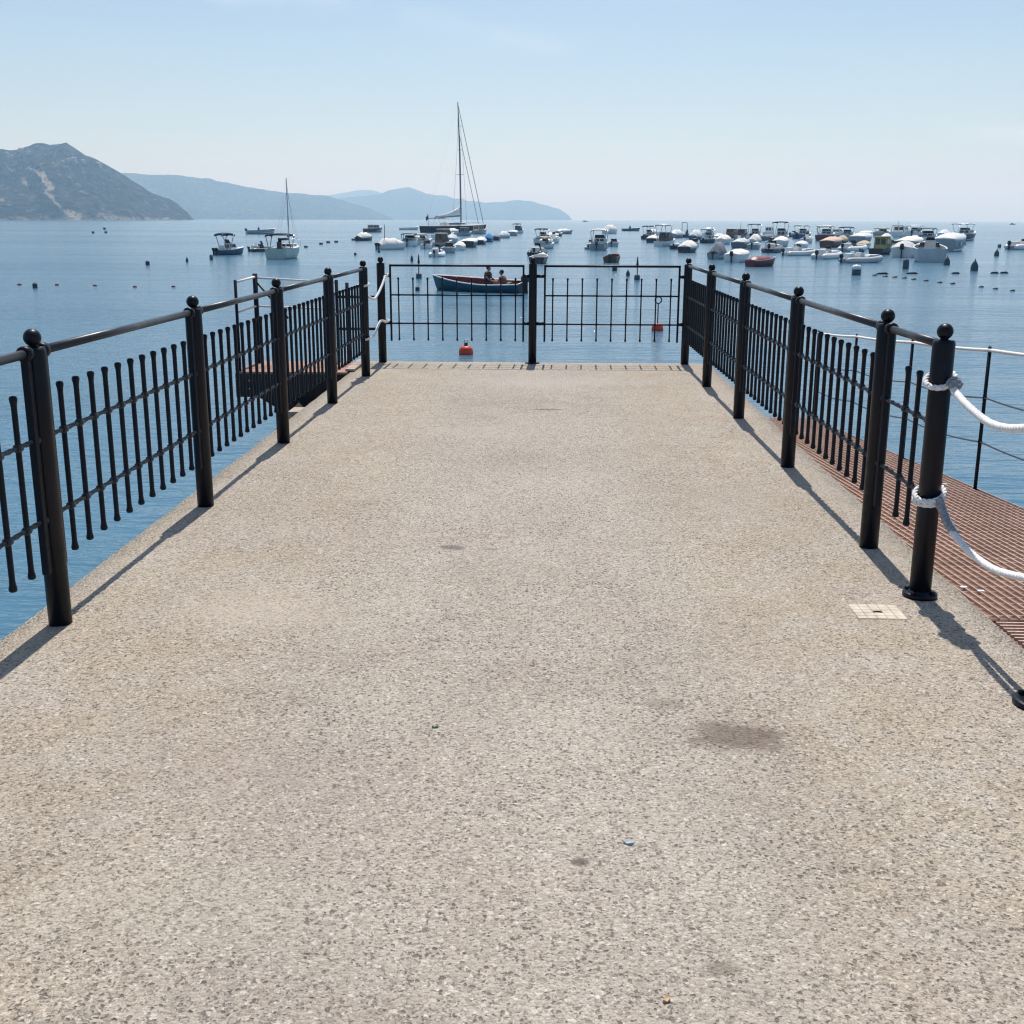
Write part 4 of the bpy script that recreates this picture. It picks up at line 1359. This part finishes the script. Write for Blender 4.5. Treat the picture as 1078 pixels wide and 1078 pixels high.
boat(904, 919, 250, 'cover', 'far cream covered boat behind the white covered boat right of the navy bimini', top=243.5, hull='paleg', topm='offwhite', motor=0)
boat(921, 938, 249.5, 'bimini', 'far grey boat with tan top behind the yellow awning', top=241, hull='grey', topm='tan', motor=0)
boat(956, 970, 257, 'cover', 'white covered boat behind the brown hulled boat', top=248.5, hull='white', topm='white', motor=0)
boat(972, 985, 262.5, 'open', 'white open boat tucked left of the large white cover', hull='white', motor=1, extra=('screen',))
boat(902, 917, 262, 'cover', 'small tan covered boat left of the olive enclosure', top=254, hull='white', topm='tan', motor=0)
boat(880, 894, 256.8, 'cover', 'tan covered boat between the peach cover and the white cover', top=248.5, hull='brown', topm='tan', motor=0)
boat(926, 940, 256, 'cover', 'white covered boat behind the olive enclosure', top=246.5, hull='white', topm='white', motor=0)
boat(934, 947, 262, 'open', 'white open boat squeezed right of the olive enclosure', hull='white', motor=1, extra=('screen',))
boat(988, 1001, 250, 'cover', 'far white covered boat behind the large white cover', top=242.5, hull='white', topm='white', motor=0)
boat(1062, 1094, 263, 'rib', 'white inflatable cut by the right picture edge', hull='grey', topm='white', cab='offwhite', motor=1, top=None, head=60, extra=('cushion',))


def single(name, label, cat, px, py, build, group=None, rz=0):
    o = build.build(name, [MT['white'], MT['dark']], loc=at(px, py, SEA), rz=rz)
    return tag(o, label, cat, group)


for px, py, lab in ((850, 231.6, 'tiny dark ship on the horizon above the navy bimini boat'), (616, 233.6, 'tiny dark motor launch near the horizon right of the far hills'), (1066, 236.5, 'tiny launch far out near the right picture edge')):
    mb = MB(); s = at(px, py, SEA).length / 2400
    mb.rings([[(-5 * s, -1.2 * s, 0), (4 * s, -1.2 * s, 0), (4 * s, 1.2 * s, 0), (-5 * s, 1.2 * s, 0)], [(-5.3 * s, -1.3 * s, 1.4 * s), (6 * s, -.2 * s, 1.8 * s), (6 * s, .2 * s, 1.8 * s), (-5.3 * s, 1.3 * s, 1.4 * s)]], smooth=False, mat=1)
    mb.box((-1.5 * s, 0, 2.3 * s), (3 * s, 1.6 * s, 1.4 * s), mat=1)
    single('launch', lab, 'boat', px, py, mb)
mb = MB()
mb.rings([[(-6, -1.5, 0), (5, -1.5, 0), (5, 1.5, 0), (-6, 1.5, 0)], [(-6.5, -1.8, 2), (8, -.2, 2.4), (8, .2, 2.4), (-6.5, 1.8, 2)]], smooth=False)
mb.tube([(0, 0, 2), (0, 0, 20)], .15, 6); mb.add([(.3, 0, 3), (7, 0, 3), (.3, 0, 19), (.3, .1, 3), (7, .1, 3), (.3, .1, 19)], [(0, 1, 2), (5, 4, 3), (0, 3, 4, 1), (1, 4, 5, 2), (2, 5, 3, 0)], False)
single('sailboat', 'faint white sail on the horizon near the right edge', 'sailboat', 1053, 231, mb)

# ------------------------------------------------------------------ small sailboat and the big yacht


def sailing(name, label, x0, x1, wl, mast_top_px, L, B, fb, head, hullm, deckm, dist=None):
    p = at((x0 + x1) / 2, wl, SEA)
    if dist: p = Vector((p.x, p.y, SEA)); p = Vector((p.x * dist / math.hypot(p.x, p.y), p.y * dist / math.hypot(p.x, p.y), SEA))
    t_ = thing(name, label, 'sailboat', p, -R(head))
    D = math.hypot(p.x, p.y)
    d = ray((x0 + x1) / 2, mast_top_px); zt = EYE.z + D * d.z / math.hypot(d.x, d.y) - SEA
    S_ = make_hull(t_, L, B, fb, hullm, deckm, .25, .8, None, floor=fb * .75)
    foredeck(t_, S_, deckm, .62, fb)
    return t_, zt, S_


t_, zt, S_ = sailing('sailboat', 'small pale hulled sailboat with navy bimini and bare mast, seen from astern', 284, 318, 272, 187, 7.0, 2.35, .95, 3, 'green', 'white')
cabin(t_, .2, 2.2, .75, .9, .45, 'white')
MB().tube([(0, 1.3, .9), (0, 1.3, zt)], [.07, .045], 8).build('mast', MT['steel'], t_)
mb = MB(); mb.tube([(0, 3.4, 1.2), (0, 1.32, zt * .95)], .010, 5); mb.tube([(0, -3.4, 1.0), (0, 1.3, zt)], .006, 5); mb.tube([(1.0, 1.1, 1.0), (0, 1.3, zt * .85)], .007, 5); mb.tube([(-1.0, 1.1, 1.0), (0, 1.3, zt * .85)], .007, 5)
mb.build('rigging', MT['dark'], t_)
MB().tube([(0, 1.2, 1.75), (0, -1.6, 1.75)], .11, 8).build('boom', MT['navy'], t_)
bimini(t_, -2.9, -.5, 1.08, 2.3, 'navy', .95)
console(t_, -1.9, .7, .22, .85, 'dark')
mb = MB(); mb.tube([(x, y, z) for x, y, z in ((-.8, 2.3, 1.65), (-.3, 3.2, 1.75), (0, 3.45, 1.75), (.3, 3.2, 1.75), (.8, 2.3, 1.65))], .02, 6); mb.tube([(-.8, 2.3, 1.05), (-.8, 2.3, 1.65)], .02, 6); mb.tube([(.8, 2.3, 1.05), (.8, 2.3, 1.65)], .02, 6); mb.build('pulpit', MT['steel'], t_)

t_, zt, S_ = sailing('sailing_yacht', 'large dark hulled sailing yacht with very tall mast', 447, 513, 244, 107, 25, 5.9, 1.75, 37, 'navyhull', 'white', dist=332)
MB().rings([[(-1.6, -5.5, 1.8), (1.6, -5.5, 1.8), (1.3, 4.2, 1.95), (-1.3, 4.2, 1.95)], [(-1.4, -5.2, 2.75), (1.4, -5.2, 2.75), (.9, 2.9, 2.7), (-.9, 2.9, 2.7)]], smooth=False).build('coachroof', MT['white'], t_, bevel=.12)
for sx in (-1, 1):
    MB().add([(sx * 1.56, -4.6, 2.15), (sx * 1.37, 3.0, 2.2), (sx * 1.22, 2.4, 2.5), (sx * 1.48, -4.4, 2.55)], [(0, 1, 2, 3), (3, 2, 1, 0)], False).build('window', MT['glass'], t_)
mst = MB().tube([(0, 2.2, 1.9), (0, 1.9, zt * .6), (0, 1.2, zt)], [.24, .22, .12], 10).build('mast', MT['midgrey'], t_)
mb = MB()
for zz, hw in ((zt * .26, 1.6), (zt * .45, 1.3), (zt * .64, 1.0), (zt * .82, .7)):
    mb.tube([(-hw, 1.9, zz), (hw, 1.9, zz)], .06, 6)
mb.build('spreader', MT['midgrey'], mst)
mb = MB()
mb.tube([(0, 12.0, 2.5), (0, 1.25, zt * .985)], .085, 6); mb.tube([(0, 9.8, 2.4), (0, 1.5, zt * .78)], .075, 6)
mb.build('furled_headsail', MT['midgrey'], t_)
mb = MB()
mb.tube([(0, -12.2, 2.1), (0, 1.2, zt)], .010, 5)
for sx in (-1, 1):
    mb.tube([(sx * 2.7, 1.6, 1.9), (sx * 1.0, 1.9, zt * .64), (0, 1.3, zt * .97)], .03, 5)
mb.build('rigging', MT['midgrey'], t_)
mb = MB(); mb.tube([(0, 1.9, 4.6), (0, -8.6, 4.0)], [.3, .22], 8); mb.build('boom', MT['midgrey'], t_)
rs = []
for q in range(9):
    u = q / 8; y = 1.6 - 10.0 * u
    hgt = 1.9 * (1 - u) ** 2.2 + .4
    z0 = 4.75 - .6 * u
    rs.append([(-.32 * (1 - .5 * u), y, z0), (.32 * (1 - .5 * u), y, z0), (.1, y, z0 + hgt), (-.1, y, z0 + hgt)])
MB().rings(rs).build('sail_cover', MT['white'], t_)
bimini(t_, -9.6, -6.2, 1.9, 4.0, 'midgrey', 1.9)
mb = MB()
for sx in (-1, 1):
    pts = [(sx * (S_[i][1] - .12), S_[i][0], S_[i][2] + .75) for i in range(1, 14)]
    mb.tube(pts, .025, 5)
    for p_ in pts[::1]: mb.tube([(p_[0], p_[1], p_[2] - .75), p_], .025, 5)
mb.build('guard_rail', MT['steel'], t_)
mb = MB(); mb.tube([(.9, -12.3, 1.8), (.9, -12.6, 5.0)], .06, 6); mb.add([(.9, -12.35, 4.8), (.9, -13.4, 4.0), (.9, -13.2, 3.0), (.9, -12.3, 3.7)], [(0, 1, 2, 3), (3, 2, 1, 0)], False, 0)
mb.build('ensign', MT['dark'], t_)

# ------------------------------------------------------------------ teal rowing boat with two people
RBL, RBB = 5.0, 1.75
pc = at(505, 306.6, SEA)
rb = thing('rowing_boat', 'teal wooden rowboat with dark red inside carrying two people', 'rowboat', pc, R(66))
rb.rotation_euler = (R(-2.0), R(-7.0), R(66))
fb = .43
S_ = make_hull(rb, RBL, RBB, fb, 'teal', 'white', 1.05, .72, 'white', floor=.10, inner='redpaint')
for y in (-1.5, -.45, .75):
    MB().box((0, y, .34), (1.35, .26, .045)).build('thwart', MT['brown'], rb, bevel=.01)
mb = MB(); mb.ball((.15, 1.1, .22), .2, 10, 8, (1.2, 1, .7)); mb.build('orange_bundle', MT['leafo'], rb)
outboard(rb, -RBL / 2 - .02, .42, 0, .85)


def person(label, loc, rz, shirt, lean, crouch, par_rot):
    t_ = thing('person', label, 'person', loc, rz)
    t_.scale = (1.14, 1.14, 1.14)
    vs = []; es = []; rad = []

    def chain(pts, start=None):
        prev = start
        for (p, r) in pts:
            vs.append(p); rad.append(r); i = len(vs) - 1
            if prev is not None: es.append((prev, i))
            prev = i
        return prev
    ly = lean
    pel = chain([((0, 0, .12), .145)])
    ch = chain([((0, ly * .3, .30), .135), ((0, ly * .6, .46), .15), ((0, ly * .85, .56), .13), ((0, ly * .95, .63), .06)], pel)
    chest = ch - 1
    for sx in (-1, 1):
        sh = chain([((sx * .17, ly * .8, .555), .062), ((sx * .235, ly * .8 + .06, .34), .045), ((sx * .20, ly * .8 + .28, .22), .036), ((sx * .19, ly * .8 + .34, .20), .028), ((sx * .19, ly * .8 + .39, .19), .03)], chest)
        for f in range(4):
            ox = (f - 1.5) * .018
            ln = (.06, .07, .067, .05)[f]
            chain([((sx * .19 + ox, ly * .8 + .39 + ln * .6, .185), .009), ((sx * .19 + ox, ly * .8 + .39 + ln, .155), .008)], sh)
        chain([((sx * .19 - sx * .035, ly * .8 + .385, .17), .010), ((sx * .19 - sx * .045, ly * .8 + .41, .15), .009)], sh)
        chain([((sx * .10, .05, .09), .095), ((sx * .13, .40, .15 + crouch), .068), ((sx * .12, .44, -.02), .055), ((sx * .12, .46, -.24), .04), ((sx * .12, .58, -.29), .035)], pel)
    me = bpy.data.meshes.new('body')
    me.from_pydata(vs, es, [])
    ob = bpy.data.objects.new('body', me); C.objects.link(ob); ob.parent = t_
    ob.modifiers.new('skin', 'SKIN').use_smooth_shade = True
    for i, r in enumerate(rad): me.skin_vertices[0].data[i].radius = (r, r)
    me.skin_vertices[0].data[0].use_root = True
    ob.modifiers.new('sub', 'SUBSURF').levels = 1
    ob.modifiers['sub'].render_levels = 2
    me.materials.append(MT['skin'])
    # head with face
    hz_ = .75
    hy = ly + .03
    mb = MB(); mb.ball((0, hy, hz_), .1, 16, 12, (.78, .95, 1.15)); mb.ball((0, hy + .1, hz_ - .01), .017, 8, 6, (1, 1.1, 1.3))
    for sx in (-1, 1):
        mb.ball((sx * .078, hy - .005, hz_), .024, 8, 6, (.5, 1, 1.3))
    hd = mb.build('head', MT['skin'], t_)
    mb = MB()
    for sx in (-1, 1): mb.ball((sx * .032, hy + .085, hz_ + .015), .011, 8, 6)
    mb.build('eye', MT['dark'], hd)
    mb = MB(); mb.ball((0, hy + .085, hz_ - .055), .02, 8, 6, (1.2, .6, .4)); mb.build('mouth', MT['redpaint'], hd)
    mb = MB(); mb.ball((0, hy - .02, hz_ + .035), .105, 16, 10, (.83, .95, 1.0)); mb.build('hair', MT['hair'], hd)
    # shirt: a shell over the trunk with short sleeves
    mb = MB()
    rs = []
    for zz, yy, a, b in ((.10, 0, .175, .15), (.28, ly * .3, .165, .145), (.44, ly * .6, .185, .155), (.54, ly * .82, .19, .14), (.60, ly * .92, .12, .10), (.62, ly * .95, .075, .075)):
        rs.append([(a * math.cos(2 * PI * k / 16), yy + b * math.sin(2 * PI * k / 16), zz) for k in range(16)])
    mb.rings(rs)
    for sx in (-1, 1): mb.tube([(sx * .15, ly * .8, .565), (sx * .19, ly * .8 + .01, .53), (sx * .215, ly * .8 + .035, .42)], [.07, .072, .066], 10)
    mb.build('shirt', MT[shirt], t_)
    mb = MB()
    for sx in (-1, 1): mb.tube([(sx * .09, -.02, .09), (sx * .115, .2, .115 + crouch * .5), (sx * .13, .34, .14 + crouch * .85)], [.12, .105, .09], 10)
    mb.ball((0, -.01, .1), .165, 12, 8, (1, .9, .75))
    mb.build('shorts', MT['shorts'], t_)
    return t_


Mrb = Matrix.Translation(pc) @ rb.rotation_euler.to_matrix().to_4x4()
pa = Mrb @ Vector((0, -.45, .30)); pb_ = Mrb @ Vector((.05, -1.45, .06))
person('person in dark shirt sitting amidships in the teal rowboat', pa, R(66 + 180), 'shirt', .06, .02, None)
person('person in brown shirt crouching low near the rowboat stern', pb_, R(66), 'shirt2', .16, .06, None)

# ------------------------------------------------------------------ buoys and floats


def buoy_ball(px, py, r, lab, mat, group=None, ringpole=0):
    p = at(px, py, SEA)
    t_ = thing('mooring_buoy', lab, 'buoy', p, 0, group)
    MB().lathe([(.02, -r * .6), (r * .7, -r * .5), (r * .97, -.05), (r, r * .35), (r * .93, r * .8), (r * .6, r * 1.12), (.06, r * 1.2)], n=20).build('float', MT[mat], t_)
    if ringpole:
        MB().tube([(0, 0, r * 1.1), (0, 0, ringpole)], .02, 6).build('pole', MT['dark'], t_)
        MB().tube([(.11 * math.cos(a), 0, ringpole + .11 + .11 * math.sin(a)) for a in [2 * PI * k / 14 for k in range(14)]], .022, 6, loop=True).build('ring', MT['dark'], t_)
    else:
        MB().tube([(0, 0, r * 1.1), (0, 0, r * 1.6)], .05, 8).build('cap', MT['dark'], t_)
        MB().tube([(.05 * math.cos(a), 0, r * 1.75 + .05 * math.sin(a)) for a in [2 * PI * k / 10 for k in range(10)]], .012, 6, loop=True).build('ring', MT['steel'], t_)
    return t_


buoy_ball(490.6, 373, .20, 'round orange buoy floating behind the left gate', 'buoyred')
buoy_ball(692, 348, .20, 'round red buoy with ringed pole behind the right gate', 'buoyred', ringpole=.9)


def spar(px, py, hpx, lab):
    p = at(px, py, SEA); D = p.length; s = D / FPX
    t_ = thing('spar_buoy', lab, 'buoy', p)
    MB().lathe([(.2 * s * 10, -.2), (.3 * s * 10, 0), (.3 * s * 10, 4 * s), (.22 * s * 10, 5 * s)], n=14).build('float', MT['buoyslate'], t_)
    MB().tube([(0, 0, 4 * s), (0, 0, hpx * s)], .55 * s, 6).build('pole', MT['buoydark'], t_)
    MB().lathe([(1.2 * s, hpx * s * .62), (1.3 * s, hpx * s * .66), (.4 * s, hpx * s)], n=8).build('topmark', MT['buoydark'], t_)


spar(441, 293, 24, 'thin spar buoy with square float seen through the left gate top')
spar(670.6, 294.5, 23, 'thin spar buoy with square float seen through the right gate top')


def can(px, py, w, h, lab, mats=('buoyslate', None), cone=False, group=None):
    p = at(px, py, SEA); s = p.length / FPX
    t_ = thing('can_buoy' if not cone else 'cone_buoy', lab, 'buoy', p, 0, group)
    w *= s / 2; h *= s
    if cone: pr = [(w * .7, -.2), (w, 0), (w, h * .45), (w * .6, h * .75), (w * .2, h)]
    else: pr = [(w * .8, -.2), (w, 0), (w, h * .75), (w * .75, h * .97), (w * .2, h)]
    if mats[1]:
        MB().lathe(pr[:2] + [(w, h * .55)], n=14).build('float', MT[mats[0]], t_)
        MB().lathe([(w * 1.02, h * .55), (w * 1.0, h * .78), (w * .7, h * .97), (.02, h)], n=14).build('cap', MT[mats[1]], t_)
    else:
        MB().lathe(pr, n=14).build('float', MT[mats[0]], t_)
        MB().tube([(0, 0, h * .97), (0, 0, h * 1.12)], w * .15, 6).build('lug', MT['dark'], t_)


can(901.3, 289.5, 9, 10, 'dark can buoy with white top right of the lone open water', ('buoyslate', 'white'))
can(953.3, 283, 6, 9.5, 'dark slate can buoy below the humped cover boat')
can(1025.5, 285, 7, 10, 'bullet shaped dark buoy at the right below the sunroof boat', cone=True)
can(1049, 269.5, 4.5, 6, 'small bullet shaped dark buoy left of the cut off inflatable', cone=True)
can(1052, 260.5, 3.2, 3, 'small round dark buoy nearest the cut off inflatable')
can(996.5, 279, 6, 8, 'grey peaked buoy just right of the pale open boat', cone=True)
can(222.5, 273.5, 3.5, 5, 'small dark buoy just left of the leftmost motorboat')
can(155.5, 279, 4, 4, 'dark buoy in open water far left of the motorboats', ('buoydark', None))
can(197, 275.5, 2.6, 4.5, 'thin dark buoy between the lone dark buoy and the motorboat', cone=True)
can(37, 303, 4.5, 4.5, 'dark round buoy hanging below the line of red floats at far left', ('buoydark', None))
can(433.6, 275, 3, 6, 'small cone buoy left of the spar buoy over the left gate', cone=True)
can(661, 290.5, 4, 6, 'small cone buoy left of the spar buoy over the right gate', cone=True)
can(439.5, 306, 4.5, 4, 'dark ball float below the left spar buoy', ('buoydark', None))
can(647, 285, 5, 5, 'dark double float hanging below the brown open boat', ('buoydark', None))
can(374, 268.5, 2.6, 2.4, 'small dark float left of the covered row, lower one', ('buoydark', None))
can(399, 265.8, 2.6, 2.4, 'small dark float at the left end of the covered row', ('buoydark', None))
for px, py in ((322, 260.5), (338, 257.3), (345.5, 255.6), (354, 255.2), (372, 253)):
    can(px, py, 4, 1.8, 'small black float in the short line right of the sailboat', ('buoydark', None), group='floats right of the sailboat')
for px, py in ((98, 245.6), (110, 241.6), (111.5, 245.4)):
    can(px, py, 2.6, 1.9, 'tiny dark float far out below the headland', ('buoydark', None), group='floats below the headland')
for px, py in ((20.5, 300), (60, 300.3), (100, 301), (142, 302.3), (182.5, 302)):
    p = at(px, py, SEA); s = p.length / FPX
    tag(MB().ball((0, 0, .3 * s), 1.6 * s, 12, 8, (1.3, 1, .8)).build('line_float', MT['redpaint'], loc=p), 'small dark red float in the spaced row at far left', 'float', 'red floats at far left')
for px, py in ((921, 290), (932, 291.2), (942, 292), (952, 293), (962, 294.2), (975, 295.8), (989.5, 297.6), (1003, 298.8), (1033, 302.3), (1048, 304.3), (1066, 306.2)):
    p = at(px, py, SEA); s = p.length / FPX
    tag(MB().ball((0, 0, .2 * s), 2.3 * s, 12, 8, (1.2, .8, .55)).build('line_float', MT['buoydark'], loc=p, rz=R(20)), 'oval black float in the slanting line at the right', 'float', 'black floats in the right line')
for px, py, l in ((929, 288.5, 6), (960, 288.3, 6), (1006, 288.2, 4), (1047, 287.8, 4), (1057, 287.7, 4)):
    p = at(px, py, SEA); s = p.length / FPX
    tag(MB().tube([(-l * s, 0, .0), (-l * s * .6, 0, .06), (l * s * .6, 0, .06), (l * s, 0, .0)], [.3 * s, .9 * s, .9 * s, .3 * s], 8).build('boom_float', MT['buoydark'], loc=p), 'long low black float behind the slanting line at the right', 'float', 'long floats at the right')
